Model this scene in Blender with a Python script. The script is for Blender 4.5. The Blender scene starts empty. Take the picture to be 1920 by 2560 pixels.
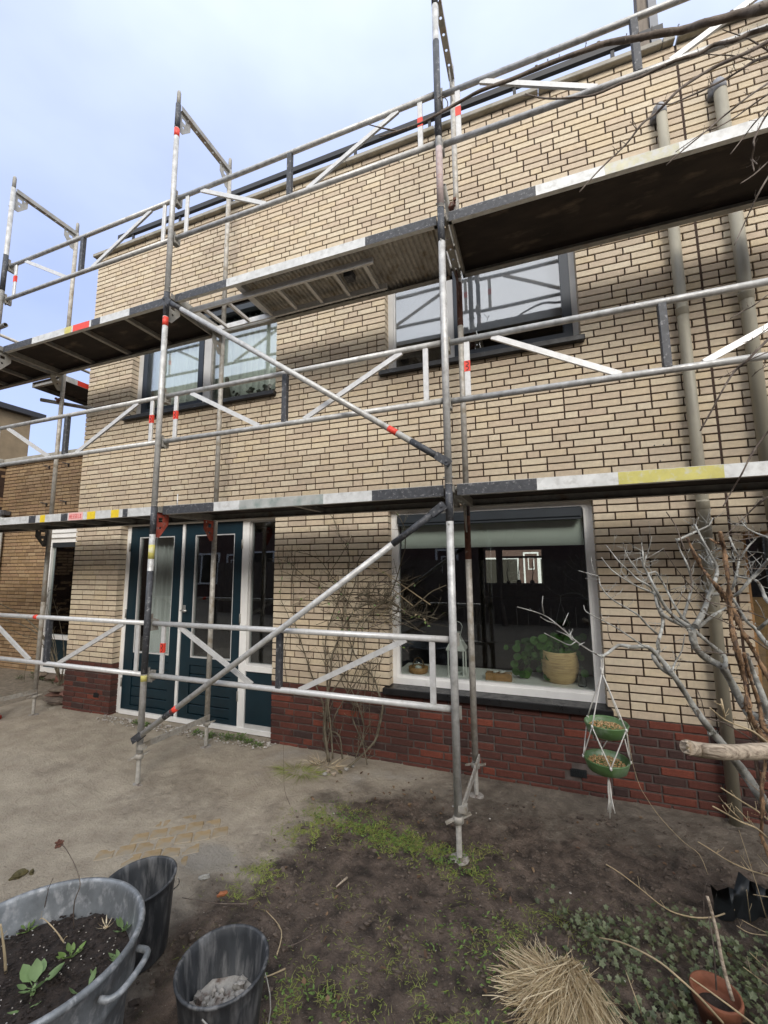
import bpy, math, random
from mathutils import Vector, Matrix, Euler
from mathutils import noise as mnoise
random.seed(7)
R_ = math.radians
S = bpy.context.scene
COL = S.collection

# ---------------------------------------------------------------- camera
CAMP = Vector((3.084, -3.636, 1.723)); YAW, PIT, ROL = R_(20.12), R_(7.117), R_(-0.53); FPX = 1031.0
_cy, _sy, _cp, _sp = math.cos(YAW), math.sin(YAW), math.cos(PIT), math.sin(PIT)
FW = Vector((-_sy*_cp, _cy*_cp, _sp)); RT0 = Vector((_cy, _sy, 0)); UP0 = RT0.cross(FW)
RT = math.cos(ROL)*RT0 + math.sin(ROL)*UP0; UP = -math.sin(ROL)*RT0 + math.cos(ROL)*UP0
cd = bpy.data.cameras.new('camera'); cam = bpy.data.objects.new('camera', cd); COL.objects.link(cam)
cam.matrix_world = Matrix(((RT.x, UP.x, -FW.x, CAMP.x), (RT.y, UP.y, -FW.y, CAMP.y), (RT.z, UP.z, -FW.z, CAMP.z), (0, 0, 0, 1)))
cd.sensor_fit = 'HORIZONTAL'; cd.sensor_width = 36; cd.lens = FPX/1920*36; cd.clip_start = 0.05; cd.clip_end = 2000
S.camera = cam

# ---------------------------------------------------------------- world, sun, exposure
SUN_EL, SUN_AZ = R_(30), R_(27)      # azimuth measured from -Y towards +X
w = bpy.data.worlds.new('World'); S.world = w; w.use_nodes = True
nt = w.node_tree; nt.nodes.clear()
def nn(nt, t, **k):
    n = nt.nodes.new(t)
    for a, b in k.items(): setattr(n, a, b)
    return n
sky = nn(nt, 'ShaderNodeTexSky', sky_type='NISHITA', sun_disc=False, sun_elevation=SUN_EL, sun_rotation=math.pi-SUN_AZ,
         altitude=0, air_density=1.0, dust_density=1.6, ozone_density=1.5)
geo = nn(nt, 'ShaderNodeTexCoord')
mp = nn(nt, 'ShaderNodeMapping'); mp.inputs['Scale'].default_value = (1.0, 1.0, 2.2)
no = nn(nt, 'ShaderNodeTexNoise'); no.inputs['Scale'].default_value = 1.7; no.inputs['Detail'].default_value = 5; no.inputs['Roughness'].default_value = .5
cr = nn(nt, 'ShaderNodeValToRGB'); cr.color_ramp.elements[0].position = .38; cr.color_ramp.elements[1].position = .68
cr.color_ramp.elements[0].color = (.62, .62, .62, 1); cr.color_ramp.elements[1].color = (.88, .88, .88, 1)
# thin veil of haze, brightened on the unseen sun side for added frontal fill
mx = nn(nt, 'ShaderNodeMix', data_type='RGBA', blend_type='MIX')
vd = nn(nt, 'ShaderNodeVectorMath', operation='DOT_PRODUCT'); vd.inputs[1].default_value = (math.sin(SUN_AZ)*math.cos(SUN_EL), -math.cos(SUN_AZ)*math.cos(SUN_EL), math.sin(SUN_EL))
vr = nn(nt, 'ShaderNodeValToRGB'); vr.color_ramp.elements[0].position = .30; vr.color_ramp.elements[0].color = (.36, .43, .69, 1); vr.color_ramp.elements[1].position = 1.0; vr.color_ramp.elements[1].color = (1.3, 1.27, 1.24, 1)
e_ = vr.color_ramp.elements.new(.72); e_.color = (.85, .92, 1.05, 1)
vm = nn(nt, 'ShaderNodeMapRange'); vm.inputs['From Min'].default_value = -1; vm.inputs['From Max'].default_value = 1
vs_ = nn(nt, 'ShaderNodeVectorMath', operation='SCALE'); vs_.inputs['Scale'].default_value = 10.5
nt.links.new(geo.outputs['Generated'], vd.inputs[0]); nt.links.new(vd.outputs['Value'], vm.inputs['Value']); nt.links.new(vm.outputs[0], vr.inputs[0]); nt.links.new(vr.outputs[0], vs_.inputs[0]); nt.links.new(vs_.outputs[0], mx.inputs[7])
bg = nn(nt, 'ShaderNodeBackground'); bg.inputs['Strength'].default_value = 0.10
wo = nn(nt, 'ShaderNodeOutputWorld')
L = nt.links.new
L(geo.outputs['Generated'], mp.inputs['Vector']); L(mp.outputs[0], no.inputs['Vector']); L(no.outputs['Fac'], cr.inputs[0])
L(cr.outputs[0], mx.inputs[0]); L(sky.outputs[0], mx.inputs[6]); L(mx.outputs[2], bg.inputs['Color']); L(bg.outputs[0], wo.inputs['Surface'])
sd = bpy.data.lights.new('sun', 'SUN'); sd.energy = 1.35; sd.angle = R_(22); sd.color = (1.0, .95, .88)
so = bpy.data.objects.new('sun', sd); COL.objects.link(so)
sdir = Vector((math.sin(SUN_AZ)*math.cos(SUN_EL), -math.cos(SUN_AZ)*math.cos(SUN_EL), math.sin(SUN_EL)))
so.rotation_euler = sdir.to_track_quat('Z', 'Y').to_euler(); so.location = sdir*30
S.view_settings.view_transform = 'Standard'; S.view_settings.look = 'None'; S.view_settings.exposure = 0.84; S.view_settings.gamma = 1
S.view_settings.use_curve_mapping = False
S.render.engine = 'CYCLES'; S.cycles.max_bounces = 8; S.cycles.transparent_max_bounces = 12; S.cycles.caustics_reflective = False

# ---------------------------------------------------------------- survey helpers: a ray through a point of the photograph
def ray(u, v): return RT*((u-960)/FPX) + UP*((1280-v)/FPX) + FW
def onz(u, v, z): d = ray(u, v); return CAMP + d*((z-CAMP.z)/d.z)
def ony(u, v, y): d = ray(u, v); return CAMP + d*((y-CAMP.y)/d.y)
def dep(u, v, k): return CAMP + ray(u, v)*k
ZO = {'a': (0, 1280, 2.592), 'b': (640, 1280, 2.592), 'c': (1280, 1280, 2.592), 'd': (0, 1920, 2.592), 'e': (640, 1920, 2.592), 'f': (1280, 1920, 2.592),
      'B': (640, 0, 2.592), 'C': (1280, 0, 2.592), 'F': (1280, 640, 2.592), 'z': (1660, 1280, 2.697), 't': (1460, 0, 3.607), 'p': (0, 2160, 3.456),
      'w': (940, 1220, 2.676), 's': (1240, 1620, 6.38), 'q': (1200, 2240, 2.304)}
def px(k, x, y): o = ZO[k]; return (o[0]+x/o[2], o[1]+y/o[2])
def project(p):
    q = Vector(p)-CAMP; d = q.dot(FW)
    if d < .05: return None
    return (960+FPX*q.dot(RT)/d, 1280-FPX*q.dot(UP)/d, d)

# ---------------------------------------------------------------- materials
MATS = {}
def mat(name, col, rough=.7, metal=0.0, var=0.0, vscale=8.0, bump=0.0, bscale=60.0, stain=None, stain_s=3.0, stain_lo=.5, stain_hi=.65,
        spec=.5, rnd=0.0, palette=None, stretch=None, sheen=0, trans=0, coords='Object', speck=None, rough_var=0.0):
    m = bpy.data.materials.new(name); m.use_nodes = True; t = m.node_tree; b = t.nodes['Principled BSDF']
    lk = t.links.new
    b.inputs['Roughness'].default_value = rough; b.inputs['Metallic'].default_value = metal; b.inputs['Specular IOR Level'].default_value = spec
    c4 = (*col, 1)
    tc = nn(t, 'ShaderNodeTexCoord'); src = tc.outputs['Object'] if coords == 'Object' else nn(t, 'ShaderNodeNewGeometry').outputs['Position']
    if stretch:
        ma = nn(t, 'ShaderNodeMapping'); ma.inputs['Scale'].default_value = stretch; lk(src, ma.inputs[0]); src = ma.outputs[0]
    def noise(s, d=4, r=.6):
        n = nn(t, 'ShaderNodeTexNoise'); n.inputs['Scale'].default_value = s; n.inputs['Detail'].default_value = d; n.inputs['Roughness'].default_value = r
        lk(src, n.inputs['Vector']); return n.outputs['Fac']
    out = None
    rgb = nn(t, 'ShaderNodeRGB'); rgb.outputs[0].default_value = c4; out = rgb.outputs[0]
    if palette or rnd:
        g = nn(t, 'ShaderNodeNewGeometry'); oi = nn(t, 'ShaderNodeObjectInfo')
        ad = nn(t, 'ShaderNodeMath', operation='ADD'); lk(g.outputs['Random Per Island'], ad.inputs[0]); lk(oi.outputs['Random'], ad.inputs[1])
        fr = nn(t, 'ShaderNodeMath', operation='FRACT'); lk(ad.outputs[0], fr.inputs[0])
        ra = nn(t, 'ShaderNodeValToRGB'); ra.color_ramp.interpolation = 'LINEAR'
        pal = palette or [tuple(x*(1-rnd) for x in col), tuple(min(1, x*(1+rnd)) for x in col)]
        els = ra.color_ramp.elements
        while len(els) < len(pal): els.new(.5)
        for i, pc in enumerate(pal): els[i].position = i/(len(pal)-1); els[i].color = (*pc, 1)
        lk(fr.outputs[0], ra.inputs[0]); out = ra.outputs[0]
    if var:
        r = nn(t, 'ShaderNodeMapRange'); r.inputs['From Min'].default_value = .3; r.inputs['From Max'].default_value = .7
        r.inputs['To Min'].default_value = 1-var; r.inputs['To Max'].default_value = 1+var; lk(noise(vscale), r.inputs['Value'])
        mu = nn(t, 'ShaderNodeMix', data_type='RGBA', blend_type='MULTIPLY'); mu.inputs[0].default_value = 1
        cb = nn(t, 'ShaderNodeCombineColor'); [lk(r.outputs[0], cb.inputs[i]) for i in range(3)]
        lk(out, mu.inputs[6]); lk(cb.outputs[0], mu.inputs[7]); out = mu.outputs[2]
    if stain:
        r = nn(t, 'ShaderNodeMapRange'); r.inputs['From Min'].default_value = stain_lo; r.inputs['From Max'].default_value = stain_hi
        lk(noise(stain_s, 6, .62), r.inputs['Value'])
        mu = nn(t, 'ShaderNodeMix', data_type='RGBA'); lk(r.outputs[0], mu.inputs[0]); lk(out, mu.inputs[6]); mu.inputs[7].default_value = (*stain, 1); out = mu.outputs[2]
    if speck:
        r = nn(t, 'ShaderNodeMapRange'); r.inputs['From Min'].default_value = speck[2]; r.inputs['From Max'].default_value = speck[2]+.03
        lk(noise(speck[1], 2, .5), r.inputs['Value'])
        mu = nn(t, 'ShaderNodeMix', data_type='RGBA'); lk(r.outputs[0], mu.inputs[0]); lk(out, mu.inputs[6]); mu.inputs[7].default_value = (*speck[0], 1); out = mu.outputs[2]
    lk(out, b.inputs['Base Color'])
    if rough_var:
        r = nn(t, 'ShaderNodeMapRange'); r.inputs['From Min'].default_value = .3; r.inputs['From Max'].default_value = .7
        r.inputs['To Min'].default_value = max(.05, rough-rough_var); r.inputs['To Max'].default_value = min(1, rough+rough_var)
        lk(noise(vscale*1.7), r.inputs['Value']); lk(r.outputs[0], b.inputs['Roughness'])
    if bump:
        bp = nn(t, 'ShaderNodeBump'); bp.inputs['Strength'].default_value = 1.0; bp.inputs['Distance'].default_value = bump
        lk(noise(bscale, 5, .65), bp.inputs['Height']); lk(bp.outputs[0], b.inputs['Normal'])
    if trans:
        b.inputs['Transmission Weight'].default_value = 0
        tr = nn(t, 'ShaderNodeBsdfTranslucent'); lk(out, tr.inputs['Color']); mxs = nn(t, 'ShaderNodeMixShader'); mxs.inputs[0].default_value = trans
        lk(b.outputs[0], mxs.inputs[1]); lk(tr.outputs[0], mxs.inputs[2]); lk(mxs.outputs[0], t.nodes['Material Output'].inputs['Surface'])
    MATS[name] = m; return m
def glassmat(name, refl, tint=(.93, .97, .95), dirt=.0):
    m = bpy.data.materials.new(name); m.use_nodes = True; t = m.node_tree; t.nodes.clear(); lk = t.links.new
    tr = nn(t, 'ShaderNodeBsdfTransparent'); tr.inputs[0].default_value = (*tint, 1)
    gl = nn(t, 'ShaderNodeBsdfGlossy'); gl.inputs['Roughness'].default_value = .0; gl.inputs[0].default_value = (.95, .97, 1, 1)
    fr = nn(t, 'ShaderNodeLayerWeight'); fr.inputs['Blend'].default_value = .18
    ma = nn(t, 'ShaderNodeMapRange'); ma.inputs['To Min'].default_value = refl; ma.inputs['To Max'].default_value = 1
    lk(fr.outputs['Fresnel'], ma.inputs['Value'])
    tc = nn(t, 'ShaderNodeTexCoord'); no_ = nn(t, 'ShaderNodeTexNoise'); no_.inputs['Scale'].default_value = 1.3; no_.inputs['Detail'].default_value = 1
    bp = nn(t, 'ShaderNodeBump'); bp.inputs['Distance'].default_value = .004; bp.inputs['Strength'].default_value = .5
    lk(tc.outputs['Object'], no_.inputs['Vector']); lk(no_.outputs['Fac'], bp.inputs['Height']); lk(bp.outputs[0], gl.inputs['Normal'])
    mi = nn(t, 'ShaderNodeMixShader'); lk(ma.outputs[0], mi.inputs[0]); lk(tr.outputs[0], mi.inputs[1]); lk(gl.outputs[0], mi.inputs[2])
    o = nn(t, 'ShaderNodeOutputMaterial'); lk(mi.outputs[0], o.inputs['Surface']); MATS[name] = m; return m

mat('cream_brick', (.5, .4, .26), .8, palette=[(.48, .39, .29), (.56, .465, .335), (.60, .51, .375), (.52, .42, .31), (.63, .545, .405), (.59, .485, .33), (.57, .465, .345)], var=.11, vscale=26, bump=.0012, bscale=220,
    speck=((.24, .16, .1), 330, .70), stain=(.47, .37, .27), stain_s=9, stain_lo=.60, stain_hi=.85)
mat('red_brick', (.08, .025, .02), .85, palette=[(.06, .024, .02), (.105, .032, .022), (.042, .024, .021), (.125, .036, .023), (.085, .028, .02), (.19, .047, .026)], var=.25, vscale=22, bump=.004, bscale=90,
    stain=(.03, .02, .019), stain_s=14, stain_lo=.55, stain_hi=.75)
mat('gold_brick', (.4, .25, .1), .85, palette=[(.28, .185, .095), (.36, .245, .13), (.31, .20, .115), (.38, .27, .155), (.24, .155, .085)], var=.12, vscale=26, bump=.0015, bscale=200)
mat('brown_mortar', (.05, .03, .021), .95, var=.25, vscale=12, bump=.002, bscale=150)
mat('grey_mortar', (.11, .09, .08), .95, var=.3, vscale=16, bump=.003, bscale=120)
mat('coping', (.33, .31, .265), .8, var=.18, vscale=7, stain=(.17, .16, .1), stain_s=5, stain_lo=.5, stain_hi=.75, bump=.001, bscale=120)
mat('galvanised', (.50, .50, .485), .45, metal=.2, var=.22, vscale=22, stain=(.33, .32, .30), stain_s=16, stain_lo=.52, stain_hi=.72, rough_var=.14, bump=.0004, bscale=160)
mat('aluminium', (.60, .60, .59), .38, metal=.2, var=.1, vscale=24, rough_var=.12, stain=(.5, .49, .46), stain_s=22, stain_lo=.55, stain_hi=.75)
mat('dull_steel', (.33, .32, .29), .6, metal=.2, var=.25, vscale=16, stain=(.2, .13, .08), stain_s=8, stain_lo=.55, stain_hi=.75, rough_var=.15)
mat('weathered_zinc', (.42, .40, .36), .6, metal=.2, var=.25, vscale=30, stain=(.25, .21, .15), stain_s=10, stain_lo=.5, stain_hi=.7, bump=.0005, bscale=120)
mat('black_paint', (.045, .048, .055), .55, var=.35, vscale=30, stain=(.20, .20, .205), stain_s=40, stain_lo=.56, stain_hi=.68, bump=.0008, bscale=150, speck=((.6, .6, .6), 60, .74))
mat('fascia_paint', (.62, .63, .62), .55, metal=.2, var=.15, vscale=10, stain=(.42, .42, .40), stain_s=15, stain_lo=.5, stain_hi=.75)
mat('fascia_stained', (.36, .375, .36), .55, var=.2, vscale=10, stain=(.13, .2, .18), stain_s=7, stain_lo=.5, stain_hi=.75)
mat('red_tape', (.75, .06, .035), .5, var=.1, vscale=40, stain=(.5, .12, .1), stain_s=50, stain_lo=.6, stain_hi=.7)
mat('faded_red', (.45, .36, .34), .6, var=.2, vscale=30, stain=(.42, .16, .13), stain_s=14, stain_lo=.56, stain_hi=.68)
mat('red_primer', (.36, .07, .045), .6, var=.3, vscale=20, stain=(.28, .24, .22), stain_s=18, stain_lo=.56, stain_hi=.7)
mat('rust', (.13, .055, .035), .8, var=.35, vscale=25, stain=(.3, .27, .23), stain_s=22, stain_lo=.56, stain_hi=.66)
mat('yellow_tape', (.72, .53, .03), .5, var=.1, vscale=30)
mat('yellow_paint', (.55, .5, .14), .6, var=.12, vscale=12, stain=(.55, .54, .45), stain_s=18, stain_lo=.52, stain_hi=.7)
mat('fascia_yellowish', (.58, .56, .40), .55, var=.15, vscale=14, stain=(.6, .6, .56), stain_s=18, stain_lo=.45, stain_hi=.6)
mat('pink_tape', (.78, .42, .40), .5, var=.08, vscale=30)
mat('pink_ink', (.72, .13, .13), .6)
mat('black_ink', (.02, .02, .02), .6)
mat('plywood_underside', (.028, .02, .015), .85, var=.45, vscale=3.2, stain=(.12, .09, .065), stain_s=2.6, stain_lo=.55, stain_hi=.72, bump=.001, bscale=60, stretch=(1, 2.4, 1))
mat('white_frame', (.84, .835, .81), .45, var=.05, vscale=8, stain=(.7, .69, .65), stain_s=7, stain_lo=.6, stain_hi=.85)
mat('grey_frame', (.55, .545, .53), .5, var=.06, vscale=8)
mat('blue_door', (.004, .021, .032), .42, var=.12, vscale=5, bump=.0002, bscale=90)
mat('dark_sash', (.012, .02, .032), .4, var=.1, vscale=5)
mat('black_sill', (.012, .012, .013), .38, var=.2, vscale=10, rough_var=.15)
mat('sunscreen_box', (.026, .032, .038), .35, var=.1, vscale=5)
mat('roller_blind', (.82, .86, .81), .8, var=.04, vscale=3, trans=.15)
mat('sky_reflection_sheet', (.36, .37, .43), .8, var=.05, vscale=2, trans=.2)
mat('net_curtain', (.82, .87, .84), .85, var=.05, vscale=3, trans=.2)
mat('white_curtain', (.75, .76, .75), .85, trans=.15)
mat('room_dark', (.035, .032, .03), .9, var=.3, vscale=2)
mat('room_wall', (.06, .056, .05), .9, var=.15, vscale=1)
mat('downpipe', (.33, .305, .235), .5, var=.12, vscale=5, stain=(.17, .16, .13), stain_s=4, stain_lo=.5, stain_hi=.75, stretch=(1, 1, .3))
mat('pipe_grey', (.30, .31, .33), .5, var=.12, vscale=10)
mat('pipe_white', (.52, .53, .50), .5, var=.1, vscale=6)
mat('lead', (.10, .10, .105), .6, var=.2, vscale=10)
mat('roof_edge', (.018, .018, .02), .5, var=.2, vscale=8)
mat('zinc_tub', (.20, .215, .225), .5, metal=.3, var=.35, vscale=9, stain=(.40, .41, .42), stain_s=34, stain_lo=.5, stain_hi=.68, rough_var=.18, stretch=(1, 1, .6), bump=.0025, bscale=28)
mat('rubber_bucket', (.035, .038, .042), .55, var=.4, vscale=20, stain=(.16, .16, .16), stain_s=30, stain_lo=.46, stain_hi=.68, stretch=(1, 1, .18), bump=.0006, bscale=80)
mat('mortar_residue', (.35, .33, .30), .8, var=.4, vscale=18, stain=(.14, .1, .08), stain_s=14, stain_lo=.5, stain_hi=.65, bump=.004, bscale=40)
mat('murky_water', (.06, .055, .045), .08, var=.2, vscale=8)
mat('potting_soil', (.028, .02, .016), .95, var=.5, vscale=40, bump=.008, bscale=60, speck=((.35, .33, .3), 90, .72))
mat('terracotta', (.20, .07, .035), .8, var=.25, vscale=14, stain=(.15, .07, .04), stain_s=12, stain_lo=.5, stain_hi=.75, bump=.001, bscale=90)
mat('leaf_green', (.14, .22, .055), .55, rnd=.35, var=.2, vscale=20, trans=.25)
mat('leaf_pale', (.20, .30, .12), .55, rnd=.25, var=.15, vscale=20, trans=.25)
mat('ivy_leaf', (.075, .115, .055), .5, palette=[(.04, .055, .022), (.10, .125, .055), (.17, .195, .105), (.07, .09, .035), (.09, .07, .04)], trans=.15)
mat('pilea_leaf', (.035, .09, .02), .6, palette=[(.018, .06, .010), (.035, .10, .014), (.06, .15, .022)], trans=.15, spec=.15)
mat('grass_blade', (.13, .16, .04), .6, palette=[(.14, .18, .035), (.30, .37, .07), (.30, .26, .12), (.20, .27, .05)], trans=.2)
mat('straw_blade', (.42, .33, .19), .7, palette=[(.30, .21, .12), (.70, .57, .36), (.88, .78, .56), (.60, .48, .31), (.45, .37, .22)], trans=.3)
mat('grey_bark', (.27, .265, .24), .9, var=.3, vscale=18, stain=(.46, .46, .42), stain_s=22, stain_lo=.48, stain_hi=.62, speck=((.12, .1, .08), 30, .66), bump=.002, bscale=70)
mat('twig_brown', (.10, .075, .06), .8, var=.3, vscale=25, stain=(.2, .17, .13), stain_s=30, stain_lo=.5, stain_hi=.7)
mat('dark_bark', (.12, .095, .075), .85, var=.3, vscale=25, stain=(.22, .18, .15), stain_s=20, stain_lo=.5, stain_hi=.7, bump=.002, bscale=60)
mat('peeling_bark', (.27, .165, .09), .95, var=.5, vscale=40, stain=(.10, .065, .045), stain_s=60, stain_lo=.48, stain_hi=.58, bump=.006, bscale=60, stretch=(1, 1, .35))
mat('straw_twig', (.42, .33, .2), .8, var=.2, vscale=20)
mat('vine_stem', (.11, .09, .06), .85, var=.4, vscale=14, stain=(.20, .185, .13), stain_s=12, stain_lo=.5, stain_hi=.7)
mat('driftwood', (.42, .345, .26), .9, var=.35, vscale=70, stain=(.15, .11, .075), stain_s=60, stain_lo=.50, stain_hi=.66, bump=.006, bscale=90, stretch=(.14, 1, 1))
mat('cotton_cord', (.66, .64, .59), .9, var=.1, vscale=60, bump=.0006, bscale=400)
mat('green_bowl', (.07, .135, .045), .4, var=.25, vscale=14, stain=(.22, .29, .20), stain_s=10, stain_lo=.5, stain_hi=.7)
mat('bird_seed', (.42, .23, .09), .8, palette=[(.3, .14, .05), (.5, .28, .12), (.62, .46, .26), (.4, .2, .08)])
mat('rattan', (.66, .47, .24), .7, var=.22, vscale=6, stain=(.36, .21, .09), stain_s=9, stain_lo=.5, stain_hi=.7, stretch=(1, 1, 14), bump=.0015, bscale=40)
mat('wood_tray', (.33, .18, .07), .6, var=.25, vscale=10, stretch=(1, 4, 4))
mat('lantern_white', (.62, .62, .6), .5)
mat('stone', (.16, .13, .10), .9, palette=[(.12, .09, .07), (.2, .16, .12), (.16, .06, .045), (.14, .13, .09)], var=.3, vscale=12, bump=.006, bscale=40)
mat('pale_stone', (.30, .29, .26), .85, var=.2, vscale=20, bump=.003, bscale=50)
mat('terracotta_shard', (.33, .12, .05), .85, var=.3, vscale=30, bump=.003, bscale=60)
mat('yellow_paver', (.30, .215, .11), .85, rnd=.12, var=.2, vscale=14, stain=(.28, .24, .18), stain_s=9, stain_lo=.42, stain_hi=.6, bump=.003, bscale=60)
mat('gravel_mix', (.3, .28, .24), .85, palette=[(.18, .15, .12), (.4, .37, .32), (.55, .53, .5), (.26, .2, .14)])
mat('black_plastic', (.015, .018, .02), .42, var=.4, vscale=12)
mat('dead_leaf', (.12, .07, .04), .75, palette=[(.07, .04, .025), (.16, .095, .05), (.24, .16, .09), (.10, .05, .03)], trans=.15)
mat('mud_clod', (.09, .068, .052), .8, rnd=.4, var=.3, vscale=40)
mat('moss', (.10, .085, .035), .95, var=.4, vscale=30, bump=.01, bscale=60)
mat('succulent', (.04, .05, .035), .5, rnd=.3)
mat('ceramic_dark', (.16, .13, .10), .4, var=.2, vscale=8)
mat('far_brick', (.12, .073, .058), .9, var=.2, vscale=3)
mat('far_gold_brick', (.22, .165, .10), .9, var=.15, vscale=4)
mat('far_roof', (.02, .02, .024), .6)
mat('metal_plate', (.62, .62, .6), .35, metal=.8)
mat('chimney_wood', (.20, .17, .14), .9, var=.35, vscale=7, stretch=(3, 3, .4), bump=.004, bscale=30)
mat('grey_zinc', (.20, .21, .23), .55, var=.15, vscale=8)
mat('cone_red', (.45, .03, .02), .5); mat('cone_white', (.6, .6, .58), .5)
glassmat('glass_ground', .055, (.90, .93, .91)); glassmat('glass_first', .15, (.86, .88, .88)); glassmat('glass_door', .07, (.90, .93, .92)); glassmat('glass_curtain', .17, (.93, .96, .94))
glassmat('clear_glass', .05, (.96, .98, .97))
M = MATS

# ---------------------------------------------------------------- mesh builder
class MB:
    def __init__(s): s.v = []; s.f = []; s.m = []; s.sm = []
    def add(s, vs, fs, mi=0, smooth=False):
        o = len(s.v); s.v += [tuple(p) for p in vs]
        for f in fs: s.f.append(tuple(o+i for i in f)); s.m.append(mi); s.sm.append(smooth)
    def box(s, x0, x1, y0, y1, z0, z1, mi=0):
        s.add([(x0, y0, z0), (x1, y0, z0), (x1, y1, z0), (x0, y1, z0), (x0, y0, z1), (x1, y0, z1), (x1, y1, z1), (x0, y1, z1)],
              [(0, 3, 2, 1), (4, 5, 6, 7), (0, 1, 5, 4), (1, 2, 6, 5), (2, 3, 7, 6), (3, 0, 4, 7)], mi)
    def bbox(s, x0, x1, y0, y1, z0, z1, b=.004, mi=0):   # box with chamfered edges
        vs = []; 
        for z, i in ((z0, b), (z0+b, 0), (z1-b, 0), (z1, b)):
            for (x, y) in ((x0+b+i, y0+i), (x1-b-i, y0+i), (x1-i, y0+b+i), (x1-i, y1-b-i), (x1-b-i, y1-i), (x0+b+i, y1-i), (x0+i, y1-b-i), (x0+i, y0+b+i)): vs.append((x, y, z))
        fs = [tuple(reversed(range(8))), tuple(range(24, 32))]
        for r in range(3):
            for k in range(8): fs.append((r*8+k, r*8+(k+1) % 8, r*8+8+(k+1) % 8, r*8+8+k))
        s.add(vs, fs, mi)
    def beam(s, a, b, wid, hei, up=(0, 0, 1), mi=0):
        a = Vector(a); b = Vector(b); d = (b-a).normalized(); u = Vector(up); r = d.cross(u).normalized(); u = r.cross(d).normalized()
        vs = []
        for p in (a, b):
            for (i, j) in ((-1, -1), (1, -1), (1, 1), (-1, 1)): vs.append(p + r*(i*wid/2) + u*(j*hei/2))
        s.add(vs, [(0, 1, 2, 3), (7, 6, 5, 4), (0, 4, 5, 1), (1, 5, 6, 2), (2, 6, 7, 3), (3, 7, 4, 0)], mi)
    def tube(s, pts, rad, n=10, mi=0, cap=True, hollow=False, flat=False):
        pts = [Vector(p) for p in pts]
        if not hasattr(rad, '__len__'): rad = [rad]*len(pts)
        o = len(s.v); d0 = (pts[1]-pts[0]).normalized()
        ref = Vector((0, 0, 1)) if abs(d0.z) < .9 else Vector((1, 0, 0))
        r = d0.cross(ref).normalized()
        for i, p in enumerate(pts):
            if i == 0: d = pts[1]-pts[0]
            elif i == len(pts)-1: d = pts[-1]-pts[-2]
            else: d = (pts[i+1]-p).normalized() + (p-pts[i-1]).normalized()
            if d.length < 1e-9: d = d0
            d = d.normalized(); r = (r - d*r.dot(d)).normalized(); q = d.cross(r)
            for k in range(n):
                a = 2*math.pi*k/n; s.v.append(tuple(p + (r*math.cos(a) + q*math.sin(a))*rad[i]))
        for i in range(len(pts)-1):
            for k in range(n):
                s.f.append((o+i*n+k, o+i*n+(k+1) % n, o+(i+1)*n+(k+1) % n, o+(i+1)*n+k)); s.m.append(mi); s.sm.append(not flat)
        if hollow:
            for e, sgn in ((0, 1), (len(pts)-1, -1)):
                d = (pts[1]-pts[0]).normalized() if e == 0 else (pts[-1]-pts[-2]).normalized()*-1
                ob = len(s.v)
                for k in range(n):
                    c = Vector(s.v[o+e*n+k]); s.v.append(tuple(pts[e] + (c-pts[e])*.84))
                for k in range(n):
                    c = Vector(s.v[ob+k]); s.v.append(tuple(c + d*.12))
                for k in range(n):
                    k2 = (k+1) % n
                    for q4 in ((o+e*n+k, ob+k, ob+k2, o+e*n+k2), (ob+k, ob+n+k, ob+n+k2, ob+k2)):
                        s.f.append(q4); s.m.append(mi); s.sm.append(False)
        elif cap:
            s.f.append(tuple(o+k for k in reversed(range(n)))); s.m.append(mi); s.sm.append(False)
            e = o+(len(pts)-1)*n; s.f.append(tuple(e+k for k in range(n))); s.m.append(mi); s.sm.append(False)
    def lathe(s, c, prof, n=32, mi=0, smooth=True, sx=1, sy=1):   # prof: (r, z)
        o = len(s.v); c = Vector(c)
        for (r, z) in prof:
            for k in range(n):
                a = 2*math.pi*k/n; s.v.append((c.x+r*sx*math.cos(a), c.y+r*sy*math.sin(a), c.z+z))
        for i in range(len(prof)-1):
            for k in range(n):
                s.f.append((o+i*n+k, o+i*n+(k+1) % n, o+(i+1)*n+(k+1) % n, o+(i+1)*n+k)); s.m.append(mi); s.sm.append(smooth)
    def leaf(s, base, d, up, ln, wd, curl=.2, mi=0, rows=3):
        base = Vector(base); d = Vector(d).normalized(); up = Vector(up); r = d.cross(up)
        if r.length < 1e-4: r = d.cross(Vector((1, 0, 0)))
        r.normalize(); up = r.cross(d).normalized(); vs = []
        for i in range(rows+1):
            t = i/rows; ww = wd*math.sin(math.pi*min(1, .08+t*.92))**.7*.5 if 0 < t < 1 else wd*.04
            p = base + d*(ln*t) + up*(ln*curl*(t-t*t*1.8))
            vs += [p - r*ww + up*ww*.25, p, p + r*ww + up*ww*.25]
        fs = []
        for i in range(rows):
            for k in range(2): fs.append((i*3+k, i*3+k+1, i*3+k+4, i*3+k+3))
        s.add(vs, fs, mi, True)
    def disc(s, c, nrm, r, n=9, mi=0, cup=.0, sq=1.0):
        c = Vector(c); nrm = Vector(nrm).normalized(); a = nrm.cross(Vector((.3, .1, 1))).normalized(); b = nrm.cross(a)
        vs = [c - nrm*cup*r] + [c + (a*math.cos(2*math.pi*k/n) + b*math.sin(2*math.pi*k/n)*sq)*r for k in range(n)]
        s.add(vs, [(0, 1+k, 1+(k+1) % n) for k in range(n)], mi, True)
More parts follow.
